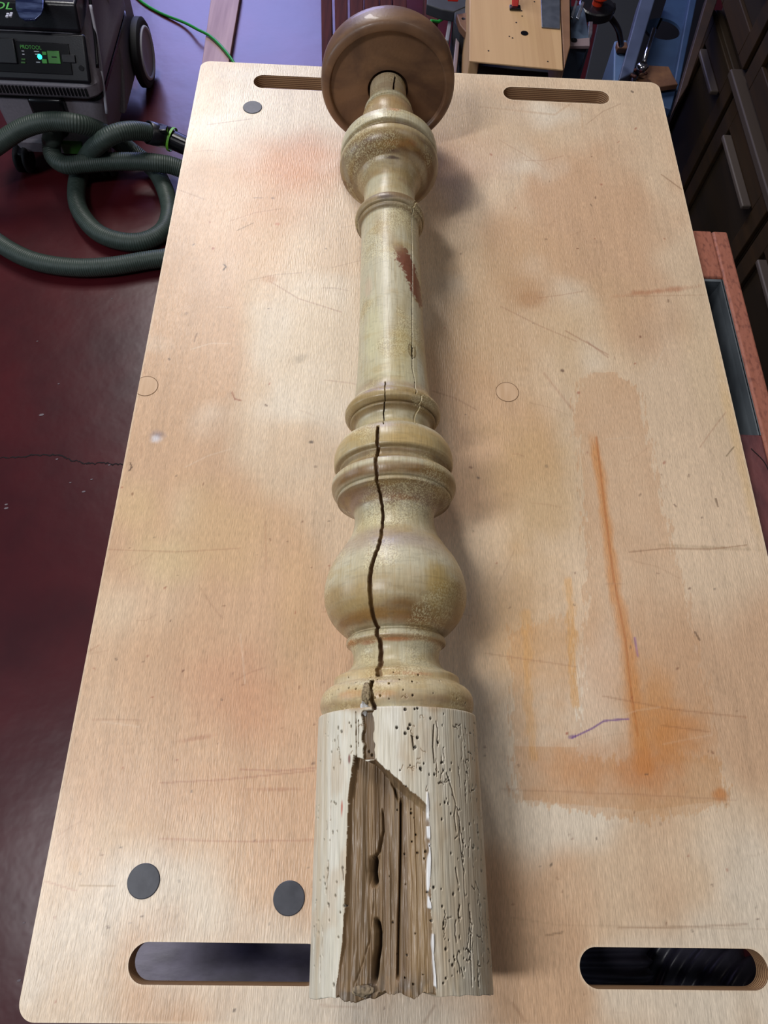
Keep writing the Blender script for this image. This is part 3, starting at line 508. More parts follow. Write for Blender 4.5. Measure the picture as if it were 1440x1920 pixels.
# worm holes, trails, drying cracks
def spot(t0, u0, r, dp, c=(38, 26, 18), el=1.0, both=True):
    i0, i1 = np.searchsorted(tt, [t0-r*el*1.6, t0+r*el*1.6]); 
    if i1 <= i0: return
    s2 = slice(i0, i1); rl = np.interp(t0, tt, rr); d = np.hypot((TT[s2]-t0)/(r*el), (TH[s2]*rl-u0)/r); f = (1-sstep(.75, 1.2, d))*front[s2]
    DISP[s2] = np.maximum(DISP[s2], DISP[s2]+dp*f); Cw[s2] = Cw[s2]*(1-f[..., None]*.9)+np.array(lin(c))*f[..., None]*.9
def trail(P, wd, dp, c=(80, 60, 40), cf=.75):
    i0, i1 = np.searchsorted(tt, [min(p[0] for p in P)-.002, max(p[0] for p in P)+.002])
    if i1 <= i0: return
    s2 = slice(i0, i1); rl = np.interp(np.mean([p[0] for p in P]), tt, rr); U = TH[s2]*rl
    cols = np.nonzero((U[0] > min(p[1] for p in P)-.003) & (U[0] < max(p[1] for p in P)+.003))[0]
    if len(cols) == 0: return
    c2 = slice(cols[0], cols[-1]+1); d, _ = polydist(TT[s2, c2], U[:, c2], P); f = (1-sstep(.5, 1.25, d/wd))*front[s2, c2]
    DISP[s2, c2] = np.maximum(DISP[s2, c2], DISP[s2, c2]+dp*f); Cw[s2, c2] = Cw[s2, c2]*(1-f[..., None]*cf)+np.array(lin(c))*f[..., None]*cf
def free(t, u): return not bool(inpoly(np.array([t]), np.array([u/.0597]), hp)[0])
tE = np.interp(.2040, ss, tt)
known = [(744, 1364), (766, 1366), (760, 1375), (783, 1383), (769, 1359), (700+60, 1330), (778, 1329), (783, 1328), (822, 1392), (779, 1401), (789, 1441), (832, 1429), (829, 1430), (829, 1537), (835, 1505), (814, 1667), (830, 1704), (845, 1444), (872, 1470), (837, 1790), (851, 1680), (854, 1813), (850, 1824), (852, 1806), (607, 1647), (597, 1730), (617, 1730), (640, 1372), (658, 1400)]
for x, y in known:
    t0, a0, r0 = hit(x, y); spot(t0, a0*r0, rg.uniform(.0007, .0011), .0022)
for k in range(150):
    t0 = rg.uniform(.004, tE-.002); u0 = rg.choice([rg.uniform(.012, .082), rg.uniform(.02, .07), rg.uniform(-.075, -.022)])
    if free(t0, u0): spot(t0, u0, rg.uniform(.00045, .0009), .002, el=rg.choice([1, 1, 1.6]))
for k in range(26): spot(rg.uniform(.008, .15), rg.uniform(-.015, .020), rg.uniform(.0004, .0008), .0015)
for k in range(34):
    t0 = rg.uniform(tE+.006, tE+.032); spot(t0, rg.uniform(-.06, .075), rg.uniform(.0004, .0008), .0018)
for k in range(60):   # trails and checks follow the grain, some turn aside
    t0 = rg.uniform(.004, tE-.006); u0 = rg.choice([rg.gauss(.058, .012), rg.gauss(.058, .012), rg.uniform(.015, .085), rg.uniform(-.08, -.03)])
    if not free(t0, u0): continue
    P = [(t0, u0)]; n = rg.randint(4, 14)
    for i in range(n): P.append((P[-1][0]+rg.uniform(-.0004, .0030), P[-1][1]+rg.gauss(0, .0005)))
    if all(free(*p) for p in P): trail(P, rg.uniform(.0003, .0006), rg.uniform(.0006, .0016), rg.choice([(84, 62, 40), (120, 96, 68), (60, 44, 30)]))
for k in range(26):
    t0 = rg.uniform(.01, tE-.004); u0 = rg.uniform(.02, .08); P = [(t0, u0)]
    for i in range(rg.randint(3, 6)): P.append((P[-1][0]+rg.gauss(0, .0006), P[-1][1]+rg.uniform(.0004, .0016)))
    if all(free(*p) for p in P): trail(P, .0004, .0010)
for k in range(40):
    t0 = rg.uniform(.01, tE+.03); u0 = rg.choice([rg.gauss(.008, .004), rg.gauss(-.030, .003)]); P = [(t0, u0)]; a = rg.uniform(0, 6.3)
    for i in range(rg.randint(3, 7)): a += rg.gauss(0, .9); P.append((P[-1][0]+.0008*math.cos(a), P[-1][1]+.0008*math.sin(a)))
    if all(free(*p) for p in P): trail(P, .00028, .0005, (130, 100, 66))
for pts in [[(886, 1868), (884, 1800), (882, 1740), (880, 1700)], [(856, 1560), (852, 1530), (855, 1510), (848, 1480), (838, 1450)], [(868, 1620), (862, 1570), (862, 1540)], [(815, 1430), (812, 1400), (814, 1360)], [(776, 1405), (773, 1380)], [(870, 1850), (866, 1830)], [(898, 1865), (896, 1830)], [(860, 1660), (857, 1645), (855, 1630)], [(600, 1850), (600, 1800)]]:
    trail([(t, a*np.interp(t, tt, rr)) for t, a in HT(pts)], .0006, .0022, (66, 48, 32))
# tool lines and pores of the turned wood
tool = (vn(TT*1300, TH*0+2)-.5)*.00003+(vn(TT*380, TH*3)-.5)*.00004; DISP += np.where(pl, (fbm(TT*40, UU*900, 2)-.5)*.0004, tool+(fbm(TT*60, UU*700, 2)-.5)*.00008)
pt = sstep(.47, .64, fbr(TT*32+7, UU*32, 3))*~pl*(1-.9*sm)*(DISP < .0012); sk = vn(TT*1500, UU*1500+3); mx(.55*pt*sstep(.52, .7, sk), (226, 214, 170)); mx(.45*pt*(1-sstep(.22, .4, sk)), (146, 122, 76)); mx(.30*sstep(.5, .66, fbr(TT*70+31, UU*30, 4))*~pl, (176, 146, 84))
Cw *= (0.93+.14*fine)[..., None]; Cw *= (1-.10*(vn(TT*700, TH*8+3) > .75)*~pl)[..., None]
# end grain torn at the near end
SO = np.zeros_like(TT); e = np.exp(-tt/.006)[:, None]; SO += np.exp(-tt/.03)[:, None]*.0078*sstep(0, 1, np.cos(TH)); SO += e*((fbm(TH*6, TH*0+2, 3)-.5)*.0028)
an0, an1 = hl[0][1], hp[7][1]; hz = ((TH > an0) & (TH < an1)); SO += e*hz*(.0005+(fbm(TH*13, TH*0+5, 4)-.5)*.007-.004*np.exp(-((TH-(an0+.28))/.12)**2))
RF = RR-DISP
# rounder arris where the near end was sawn
V3 = A0+SS[..., None]*AD+SO[..., None]*AD+RF[..., None]*(np.sin(TH)[..., None]*AU+np.cos(TH)[..., None]*AW)
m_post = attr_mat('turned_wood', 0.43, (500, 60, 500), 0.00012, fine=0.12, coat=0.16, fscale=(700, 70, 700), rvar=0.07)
m_plinth = attr_mat('worm_eaten_wood', 0.5, (700, 50, 700), 0.00022, fine=0.14, coat=0.18, fscale=(900, 60, 900), rvar=0.06)
post = thing('newel_post', 'long cracked turned wooden newel post with worm-eaten base lying on the plywood board', 'post', tuple(A0+AD*.5-np.array([0, 0, .06])))
cuts = [('plinth', 0, .2041), ('base_molding', .2041, .2340), ('bulb', .2340, .3640), ('ring_collar', .3640, .4400), ('neck_ring', .4400, .4860), ('shaft', .4860, .6940), ('shaft_ring', .6940, .7140), ('cup', .7140, .8100), ('upper_neck', .8100, .93)]
poff = Vector(post.location)
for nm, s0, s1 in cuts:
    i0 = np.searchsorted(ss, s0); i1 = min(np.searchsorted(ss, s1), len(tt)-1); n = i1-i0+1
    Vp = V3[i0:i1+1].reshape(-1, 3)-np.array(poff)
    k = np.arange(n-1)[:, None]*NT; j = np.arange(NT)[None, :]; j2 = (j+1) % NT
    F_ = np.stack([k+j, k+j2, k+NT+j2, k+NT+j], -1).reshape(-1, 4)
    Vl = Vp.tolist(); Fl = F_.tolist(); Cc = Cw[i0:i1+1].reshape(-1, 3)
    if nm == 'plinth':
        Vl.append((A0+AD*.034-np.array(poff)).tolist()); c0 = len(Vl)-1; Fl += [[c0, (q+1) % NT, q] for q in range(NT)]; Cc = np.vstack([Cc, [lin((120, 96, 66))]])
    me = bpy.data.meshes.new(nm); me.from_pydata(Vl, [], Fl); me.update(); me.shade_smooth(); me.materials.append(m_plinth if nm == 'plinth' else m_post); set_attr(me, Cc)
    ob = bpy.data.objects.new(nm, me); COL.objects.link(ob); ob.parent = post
# filler lump in the split at the base moulding
def lump(name, px, py, sx, st_, m, up_=.0):
    t0, a0, r0 = hit(px, py); s0 = np.interp(t0, tt, ss); c = A0+AD*s0+(r0+up_)*(math.sin(a0)*AU+math.cos(a0)*AW)
    bm = bmesh.new(); bmesh.ops.create_icosphere(bm, subdivisions=4, radius=1); V = np.array([v.co for v in bm.verts]); F = [[v.index for v in f.verts] for f in bm.faces]; bm.free()
    n = fbm(V[:, 0]*2+px, V[:, 1]*2+V[:, 2]*3, 4)*.9+.55; V = V*n[:, None]; V = c+V[:, :1]*sx*AU+V[:, 1:2]*st_*AD+V[:, 2:3]*.0022*AW
    return mesh(name, V, F, m, post, smooth=True)
m_fill = mat('plaster_filler', (206, 206, 208), .7, c2=(150, 146, 138), scale=(400, 400, 400), bump=.0006)
lump('filler_lump', 685, 1326, .0034, .0050, m_fill); lump('filler_lump', 687, 1300, .0028, .0070, mat('old_putty', (168, 150, 116), .8, c2=(110, 92, 66), scale=(500, 500, 500), bump=.0006), -.0004)
lump('filler_lump', 675, 1860, .0060, .0030, mat('torn_fibre', (150, 132, 104), .9, c2=(96, 84, 68), scale=(500, 100, 500), bump=.0008), -.003)
# end disc with stepped face
m_disc = mat('disc_wood', (124, 92, 66), .5, c2=(92, 66, 50), scale=(13, 13, 13), lo=.36, hi=.64, bump=.0002, bscale=(300, 300, 300), coat=.1)
N = m_disc.node_tree.nodes; L = m_disc.node_tree.links; nz = [n for n in N if n.type == 'TEX_NOISE'][0]; nz.inputs['Distortion'].default_value = 2.2
DR = .0770; D0 = .9085
pr = [(.014, 0), (.014, .0215), (.0050, .0228), (.0010, .0234), (.0006, .0250), (.0024, .040), (.0034, .0600), (.0036, .0655), (.0020, .0664), (-.0004, .0670), (-.0010, .0682), (.0000, .0730), (.0012, .0752), (.0040, .0768), (.010, .0774), (.020, .0773), (.028, .0764), (.0315, .0745), (.0330, .070), (.036, .0222), (.036, 0)]
pr2 = np.array(pr); 
dm = MB().lathe(tuple(A0+AD*D0), AD, [(a, b) for a, b in pr], 160); do = dm.build('end_disc', m_disc, post, smooth=True)
do['label'] = 'wide darker brown round disc fixed on the far end'
try: do.data.set_sharp_from_angle(angle=math.radians(50))
except Exception: pass
# ------------------------------------------------------------------ workbench under the board
m_terra = mat('terracotta_painted_wood', (158, 96, 76), .65, c2=(112, 62, 50), scale=(260, 120, 260), lo=.5, hi=.75, bump=.0008, bscale=(160, 60, 160))
m_galv = mat('galvanised_tray', (104, 112, 118), .5, .2, c2=(66, 72, 78), scale=(30, 9, 30))
bt = -.0182
bench = thing('workbench', 'brick red painted wooden workbench with a sunken metal tray beneath the plywood board', 'workbench', (.45, .45, -H))
MB().box(.656, .6755, .10, .812, bt-.055, bt).build('side_rail', m_terra, bench, bevel=.003)
MB().prism([(.12, .735, bt), (.656, .735, bt), (.656, .812, bt), (.12, .812, bt)], (0, 0, -.055)).build('end_rail', m_terra, bench, bevel=.003)
MB().box(.12, .656, .10, .518, bt-.030, bt).build('bench_slab', mat('dark_red_wood', (112, 62, 62), .65, c2=(84, 44, 48), scale=(60, 30, 60), bump=.001, bscale=(120, 60, 120)), bench, bevel=.003)
tr = MB().box(.6525, .656, .5182, .7348, bt-.105, bt-.002); tr.prism([(.655, .5182, bt-.002), (.655, .7348, bt-.002), (.641, .7348, bt-.10), (.641, .5182, bt-.10)], (-.001, 0, 0)); tr.box(.42, .6525, .7310, .7348, bt-.105, bt-.002).box(.42, .6525, .5182, .522, bt-.105, bt-.031).box(.42, .656, .5182, .7348, bt-.109, bt-.105); tr.build('metal_tray', m_galv, bench)
MB().box(.12, .14, .518, .735, bt-.055, bt).build('side_rail', m_terra, bench, bevel=.003)
MB().box(.004, .30, -.028, .42, -.236, -.218).build('lower_shelf', mat('scratched_grey_shelf', (96, 88, 108), .4, c2=(66, 58, 74), scale=(30, 60, 30), bump=.0004), bench, bevel=.002)
for x, y in ((.14, .13), (.60, .13), (.14, .75), (.60, .75)): MB().box(x, x+.055, y, y+.055, -H, bt-.056 if y > .5 else bt-.031).build('leg', m_terra, bench, bevel=.003)
MB().tube(spline([(.640, .50, bt+.0002), (.652, .48, bt+.0002), (.655, .44, bt+.0002), (.650, .42, bt+.0002)], .004), .0006, 6).build('surface_crack', m_crack, bench)
# ------------------------------------------------------------------ black ribbed duct hose seen through the near right slot
m_duct = mat('black_duct', (62, 60, 72), .35, c2=(50, 48, 60), scale=(60, 60, 60))
P = spline([(.33, -.62, -.52), (.375, -.40, -.34), (.425, -.20, -.20), (.455, -.06, -.15), (.462, .03, -.145), (.45, .09, -.17), (.42, .13, -.26), (.38, .12, -.36), (.34, .0, -.42)], .0014)
arc = np.concatenate([[0], np.cumsum(np.linalg.norm(np.diff(P, axis=0), axis=1))])
tag(MB().tube(P, .05, 40, lambda i: .046+.0022*math.cos(arc[i]*math.tau/.0085)).build('duct_hose', m_duct, smooth=True), 'black ribbed duct hose curving up beneath the near right slot, left of the other', 'hose', 'duct hoses under the bench')
P = spline([(.50, .13, -.36), (.525, .07, -.28), (.565, .01, -.19), (.625, -.040, -.15), (.72, -.09, -.18), (.84, -.12, -.30), (.95, -.13, -.5)], .0014)
arc2 = np.concatenate([[0], np.cumsum(np.linalg.norm(np.diff(P, axis=0), axis=1))])
tag(MB().tube(P, .05, 40, lambda i: .046+.0028*math.cos(arc2[i]*math.tau/.013)).build('duct_hose', m_duct, smooth=True), 'black ribbed duct hose under the right end of the near right slot, coarser ribs', 'hose', 'duct hoses under the bench')
# ------------------------------------------------------------------ dust extractor
m_gr = mat('grey_plastic', (128, 122, 130), .45, c2=(120, 114, 122), scale=(200, 200, 200), bump=.0001); m_gr2 = mat('pale_grey_plastic', (170, 168, 180), .4)
m_bk = mat('black_plastic', (20, 20, 26), .32, c2=(25, 25, 31), scale=(300, 300, 300), bump=.00015); m_bk2 = mat('satin_black', (14, 14, 18), .22); m_rub = mat('tyre_rubber', (26, 26, 30), .7)
m_green = mat('signal_green', (60, 130, 48), .4); m_gtext = mat('green_print', (70, 160, 60), .5); m_dgreen = mat('dark_green_plastic', (44, 92, 30), .5); m_white = mat('white_print', (190, 190, 200), .5)
XC = -.578
vac = thing('dust_extractor', 'grey and black wheeled dust extractor with green lettering at upper left on red floor', 'vacuum', (XC, 1.93, -H))
def prof(name, poly, x0, x1, m, par=vac, bevel=.01):
    return MB().prism([(x0, y, z) for y, z in poly], (x1-x0, 0, 0)).build(name, m, par, bevel=bevel)
def loft(name, secs, m, par=vac, n=12, sm=True):
    mb = MB(); V = []; F = []; k = 0
    for (x0, x1, y0, y1, z, r) in secs: o_ = outline(x0, x1, y0, y1, r, n); k = len(o_); V += [(x, y, z) for x, y in o_]
    for i in range(len(secs)-1): F += [(i*k+a, i*k+(a+1) % k, (i+1)*k+(a+1) % k, (i+1)*k+a) for a in range(k)]
    F += [tuple(range(k-1, -1, -1)), tuple(range((len(secs)-1)*k, len(secs)*k))]; o = mb.add(V, F).build(name, m, par, smooth=True)
    try: o.data.set_sharp_from_angle(angle=.6)
    except Exception: pass
    return o
loft('tub', [(-.690, -.466, 1.765, 2.10, -.712, .03), (-.700, -.456, 1.748, 2.12, -.706, .03), (-.704, -.452, 1.742, 2.12, -.675, .03), (-.706, -.450, 1.752, 2.12, -.670, .03), (-.712, -.444, 1.762, 2.13, -.600, .03), (-.716, -.440, 1.766, 2.13, -.568, .03)], m_gr)
loft('seal_band', [(-.716, -.440, 1.766, 2.13, -.568, .03), (-.722, -.434, 1.760, 2.13, -.566, .03), (-.722, -.434, 1.760, 2.13, -.556, .03), (-.716, -.440, 1.766, 2.13, -.554, .03)], m_bk2)
loft('head', [(-.720, -.436, 1.752, 2.13, -.553, .035), (-.724, -.432, 1.746, 2.14, -.545, .035), (-.724, -.432, 1.746, 2.14, -.520, .035), (-.718, -.438, 1.758, 2.13, -.505, .035), (-.712, -.446, 1.80, 2.12, -.44, .035), (-.705, -.452, 1.835, 2.11, -.392, .04)], m_gr)
prof('latch_recess', [(1.742, -.618), (1.746, -.556), (1.77, -.556), (1.77, -.618)], -.615, -.530, m_bk2, bevel=.008)
nrm = np.array([0, -(.51-.43), .055]); pa = np.array([0, 1.745, -.516]); pb = np.array([0, 1.805, -.432]); ax = pb-pa; ax /= np.linalg.norm(ax); nn = np.cross(np.array([1., 0, 0]), ax)
if nn[2] < 0: nn = -nn
def onp(name, u, v, su, sv, th, m, par=vac, lift=.0, bevel=.002):   # u from centre, v up along the sloping panel
    c = pa+np.array([XC, 0, 0])+np.array([u, 0, 0])+ax*v+nn*(lift+th/2); return MB().obox(c, (1, 0, 0), ax, nn, su, sv, th).build(name, m, par, bevel=bevel)
onp('control_panel', .006, .054, .262, .098, .012, m_bk, lift=-.004, bevel=.006)
cp = onp('switch_plate', -.002, .052, .20, .062, .002, m_bk2, lift=.0085, bevel=.004)
def px_on_panel(px, py, lift=.011):
    d = FW*FPX+RT*(px-720)-UP*(py-960); p0 = pa+nn*lift; t = np.dot(p0-np.array(CAM), nn)/np.dot(d, nn); return np.array(CAM)+d*t
def pbtn(name, x0, y0, x1, y1, m, th=.002, lift=.011, bevel=.0008):
    A_ = px_on_panel(x0, y1, lift); B_ = px_on_panel(x1, y0, lift); c = (A_+B_)/2; su = B_[0]-A_[0]; sv = abs(np.dot(B_-A_, ax))
    return MB().obox(c+nn*th/2, (1, 0, 0), ax, nn, max(su, .001), max(sv, .001), th).build(name, m, vac, bevel=bevel)
pbtn('mode_button', 92, 96, 111, 119, m_green); pbtn('mode_mark', 97, 106, 106, 108, m_bk2, .0004, .0132, 0)
for b_ in [(80, 97, 87, 103), (80, 111, 88, 119), (40, 116, 48, 119), (41, 110, 48, 113)]: pbtn('small_button', *b_, m_dgreen if b_[0] < 50 else m_gtext)
m_led = mat('status_led', (60, 255, 220), .3, emit=(40, 255, 215), estr=3.5); led = px_on_panel(74.5, 106.5)
MB().lathe(tuple(led), tuple(nn), [(0, .0052), (.0015, .0048), (.003, .0025), (.0033, 0)], 24).build('status_lamp', m_led, vac, smooth=True)
for x_, y_, w_ in [(64, 96, 9), (66, 101, 8), (68, 116, 7), (41, 95, 4), (42, 101, 4)]: pbtn('print_mark', x_, y_, x_+w_, y_+1.4, m_white, .0004, bevel=0)
pbtn('rotary_cover', -12, 72, 26, 118, m_bk, .005, bevel=.002); pbtn('blank_key', 118, 103, 140, 117, m_bk, .002)
MB().lathe(tuple(px_on_panel(154, 128, .004)), tuple(nn), [(0, .006), (.006, .006), (.006, 0)], 20).build('screw_hole', m_bk2, vac)
def text(s, c, size, right, up, m, par, ext=.0006, align='LEFT', name='lettering'):
    cu = bpy.data.curves.new('t', 'FONT'); cu.body = s; cu.size = size; cu.extrude = ext; cu.align_x = align; ob = bpy.data.objects.new('t', cu); COL.objects.link(ob); bpy.context.view_layer.update()
    me = bpy.data.meshes.new_from_object(ob.evaluated_get(bpy.context.evaluated_depsgraph_get())); bpy.data.objects.remove(ob)
    R_ = np.array(right, float); R_ /= np.linalg.norm(R_); U_ = np.array(up, float); U_ /= np.linalg.norm(U_); N_ = np.cross(R_, U_); off = np.array(origin_of(par)); c = np.array(c)
    me.transform(Matrix(((R_[0], U_[0], N_[0], c[0]-off[0]), (R_[1], U_[1], N_[1], c[1]-off[1]), (R_[2], U_[2], N_[2], c[2]-off[2]), (0, 0, 0, 1))))
    me.materials.clear(); me.materials.append(m); me.name = name; o = bpy.data.objects.new(name, me); COL.objects.link(o); o.parent = par; return o
text('PROTOOL', px_on_panel(38, 91, .0115), .0105, (1, 0, 0), ax, m_gtext, vac)
# vents on the lip below the panel
for k in range(27):
    x = XC-.108+k*.0086
    MB().box(x, x+.0042, 1.7415, 1.750, -.541, -.523).build('vent_slot', m_bk2, vac)
# black lid with logo and carrying recess
lid = prof('lid', [(1.800, -.424), (1.822, -.376), (2.08, -.362), (2.11, -.40), (2.11, -.43), (1.806, -.432)], -.708, -.448, m_bk, bevel=.012)
def px_lid(px, py, z=-.369): return Q(px, py, z)
lt = px_lid(14, 17); text('PROTOOL', (lt[0]+.010, lt[1], -.3695), .034, (1, .02, 0), (0, 1, .04), m_gtext, vac, align='RIGHT')
for dx, dy in ((0, 0), (.007, .003), (0, .008), (.007, .011)): a_ = px_lid(10, 32, -.369); MB().box(a_[0]+dx, a_[0]+dx+.006, a_[1]+dy, a_[1]+dy+.0055, -.3715, -.3675).build('emblem', m_white, vac, bevel=.001)
hq = [Q(x, y, -.366) for x, y in [(28, -30), (29, 15), (36, 31), (46, 37), (66, 36), (77, 26), (81, 14), (82, -30)]]
MB().prism(hq, (0, 0, -.004)).build('handle_recess', mat('recess_painted_reflection', (36, 46, 80), .2, .5, c2=(90, 104, 140), scale=(20, 60, 20)), vac, bevel=.001)  # blue tones colour in the light reflected inside the recess
# right side: wheel arch, wheels, casters
for sx, nm in ((1, 'right'), (-1, 'left')):
    X0 = XC+sx*.138; X1 = XC+sx*.116
    MB().prism([(min(X0, X1), 1.90, -.70), (min(X0, X1), 1.985, -.63), (min(X0, X1), 2.01, -.50), (min(X0, X1), 2.03, -.40), (min(X0, X1), 2.06, -.34), (min(X0, X1), 2.12, -.34), (min(X0, X1), 2.20, -.52), (min(X0, X1), 2.18, -.70)], (abs(X1-X0), 0, 0)).build('wheel_arch', m_gr, vac, bevel=.006)
    xo = XC+sx*.142; xi = xo+sx*.024; c = (xo, 2.125, -.674)
    wh = MB().lathe(c, (sx, 0, 0), [(0, 0), (0, .078), (.004, .085), (.020, .085), (.025, .078), (.025, .070), (.022, .066), (.022, 0)], 64).build('rear_wheel', m_rub, vac, smooth=True)
    try: wh.data.set_sharp_from_angle(angle=.7)
    except Exception: pass
    MB().lathe((xo+sx*.020, 2.125, -.674), (sx, 0, 0), [(0, .062), (.004, .066), (.006, .063), (.004, .056), (.003, .02), (.005, .0)], 48).build('hub_cap', m_gr2, wh, smooth=True); MB().lathe((xo+sx*.025, 2.125, -.674), (sx, 0, 0), [(0, .066), (.004, .064), (.004, .058), (0, .056)], 48).build('hub_ring', m_white, wh, smooth=True)
for x, y in ((-.690, 1.775), (-.470, 1.775)):
    c = MB()
    for dx in (-.017, .006): c.lathe((x+dx, y-.03, -.726), (1, 0, 0), [(0, 0), (0, .028), (.003, .0335), (.010, .0335), (.013, .028), (.013, 0)], 40)
    cs = c.build('caster_wheel', m_rub, vac, smooth=True); MB().box(x-.020, x+.020, y-.045, y+.015, -.716, -.700).build('caster_fork', m_bk, cs, bevel=.006)
# side trims: white rail, black seam
MB().tube(spline([(-.437, 1.765, -.60), (-.432, 1.80, -.53), (-.432, 1.84, -.47), (-.436, 1.88, -.41)], .01), .0035, 10).build('edge_trim', m_gr2, vac, smooth=True)
MB().tube(spline([(-.432, 1.79, -.50), (-.434, 1.84, -.46), (-.445, 1.93, -.40), (-.450, 2.02, -.385)], .01), .004, 10).build('seam', m_bk2, vac, smooth=True)
MB().box(-.458, -.446, 1.735, 1.76, -.70, -.665).build('corner_bumper', m_gr2, vac, bevel=.005)
gp = [Q(x, y, -.64) for x, y in ((103, 302), (147, 302), (143, 272), (115, 270))]
MB().box(-.574, -.518, 1.738, 1.75, -.702, -.668).build('brake_pedal', m_dgreen, vac, bevel=.004)
MB().lathe((XC+.004, 1.775, -.625), (0, -1, -.15), [(0, .035), (.03, .035), (.032, .028), (.045, .028), (.045, 0)], 32).build('hose_inlet', m_bk2, vac, smooth=False)
# ------------------------------------------------------------------ suction hose
m_hose = mat('suction_hose', (58, 70, 64), .5, c2=(50, 62, 56), scale=(100, 100, 100))
Z = FZ+.026
def hq_(x, y, z): return Q(x, y, z)
path = [(XC+.004, 1.735, -.63), (XC+.002, 1.712, -.637)]+[tuple(Q(x, y, z)) for x, y, z in [(96, 268, -.655), (100, 293, -.672), (122, 309, -.678), (160, 307, -.680), (200, 304, -.682), (245, 303, -.682), (290, 305, -.682), (335, 315, -.70), (385, 345, Z), (400, 400, Z), (372, 450, Z), (330, 478, Z), (270, 489, Z), (200, 500, Z), (130, 501, Z), (60, 488, Z), (0, 457, Z), (-55, 410, Z), (-70, 350, -.70), (-40, 300, -.64), (0, 268, -.60), (45, 240, -.575), (95, 228, -.565), (150, 233, -.575), (200, 252, -.635), (245, 282, -.70), (285, 315, Z), (307, 350, Z), (318, 395, Z), (306, 432, Z), (270, 452, Z), (225, 452, Z), (182, 435, Z), (152, 400, Z), (143, 365, Z), (150, 325, Z), (163, 295, -.69), (187, 268, -.62), (218, 250, -.60), (252, 245, -.61), (285, 250, -.64)]]
hose = thing('suction_hose', 'dark green ribbed suction hose coiled on the red floor in front of the dust extractor', 'hose', (-.5, 1.5, -H))
P = spline(path, .0012); P[:, 2] = np.maximum(P[:, 2], Z); arc3 = np.concatenate([[0], np.cumsum(np.linalg.norm(np.diff(P, axis=0), axis=1))])
MB().tube(P, .024, 20, lambda i: .0218+.0006*math.cos(arc3[i]*math.tau/.0052)).build('ribbed_tube', m_hose, hose, smooth=True)
e1, e2, e3 = P[-1], Q(312, 257, -.665), Q(345, 272, -.675)
d1 = (e2-e1); MB().lathe(tuple(e1-.3*d1), tuple(d1*1.45), [(0, .0245), (.02, .0275), (1, .0275), (1, 0)], 32).build('end_sleeve', m_bk, hose, smooth=True)
dn = (e3-e2)/np.linalg.norm(e3-e2); s3 = e2+dn*.012; MB().lathe(tuple(s3), tuple(dn), [(0, .0278), (0, .030), (.006, .030), (.006, .0278)], 32).build('green_ring', mat('lime_ring', (110, 180, 50), .45), hose, smooth=False)
MB().lathe(tuple(s3+dn*.006), tuple(dn), [(0, .024), (.09, .022), (.09, 0)], 32).build('connector', m_bk2, hose)
MB().obox(Q(303, 243, -.63), (1, 0, 0), (0, 1, 0), (0, 0, 1), .03, .02, .012).build('latch', m_bk2, hose, bevel=.003)
# ------------------------------------------------------------------ floor things
m_cord = mat('green_cord', (40, 150, 60), .4)
Pc_ = [tuple(Q(x, y, FZ+z)) for x, y, z in [(225, -40, .004), (262, 0, .004), (300, 24, .004), (345, 42, .010), (372, 56, .026), (392, 66, .026), (412, 84, .026), (432, 108, .026), (452, 140, .012), (470, 170, .004)]]+[(.0, 1.82, FZ+.004), (.25, 1.78, FZ+.004), (.40, 1.82, -.66)]+[tuple(Q(x, y, -.55)) for x, y in [(800, 60), (822, 41), (838, 30), (851, 20), (862, 0)]]
P = spline(Pc_, .02); tag(MB().tube(P, .0042, 10).build('extension_cord', m_cord, smooth=True), 'thin green extension cord crossing the red floor beyond the board', 'cord')
m_plank = mat('pale_plank', (160, 128, 128), .6, c2=(184, 152, 150), scale=(60, 4, 20))
tag(slab('plank', [(398, -20), (452, -20), (428, 122), (378, 122)], FZ+.020, .020, m_plank), 'pale pinkish plank lying on the red floor beyond the board', 'plank')
m_mah = mat('dark_red_board', (84, 40, 32), .8, c2=(60, 28, 24), scale=(90, 6, 40), spec=.15)
names = ['leftmost of the row, next to the bluish floor', 'second from left in the row', 'third from left in the row', 'fourth from left in the row', 'fifth from left in the row', 'rightmost of the close row behind the disc']
for k, (x0, x1) in enumerate([(602.5, 623), (628, 652.5), (657, 682), (684.5, 711), (713.5, 735), (737.5, 763)]):
    dx = (k*2-4)*.8
    tag(slab('slat', [(x0-1, -25), (x1-1, -25), (x1+1+dx*.2, 130), (x0+2+dx*.2, 130)], -.62, .14-.0002, m_mah, bevel=.003), 'dark red wooden slat, '+names[k], 'slat', 'dark red slats behind the disc')
tag(slab('slat', [(795, -20), (822, -20), (822, 38), (796, 38)], -.60, .16, m_mah, bevel=.003), 'short dark red slat beside the green cord', 'slat')
# ------------------------------------------------------------------ joiner's stand with laminated wood block
m_lam = mat('laminated_beech', (196, 160, 118), .5, c2=(176, 138, 98), scale=(3, 3, 3)); N = m_lam.node_tree.nodes; L = m_lam.node_tree.links
tc = [n for n in N if n.type == 'TEX_COORD'][0]; mp = N.new('ShaderNodeMapping'); mp.inputs['Scale'].default_value = (34, 0.05, .05); L.new(tc.outputs['Object'], mp.inputs[0]); vr = N.new('ShaderNodeTexVoronoi'); vr.voronoi_dimensions = '1D'; vr.inputs['Scale'].default_value = 34
sx_ = N.new('ShaderNodeSeparateXYZ'); L.new(tc.outputs['Object'], sx_.inputs[0]); L.new(sx_.outputs['X'], vr.inputs['W'])
w2 = N.new('ShaderNodeTexNoise'); m2 = N.new('ShaderNodeMapping'); m2.inputs['Scale'].default_value = (150, 4, 20); L.new(tc.outputs['Object'], m2.inputs[0]); L.new(m2.outputs[0], w2.inputs['Vector']); w2.inputs['Scale'].default_value = 1
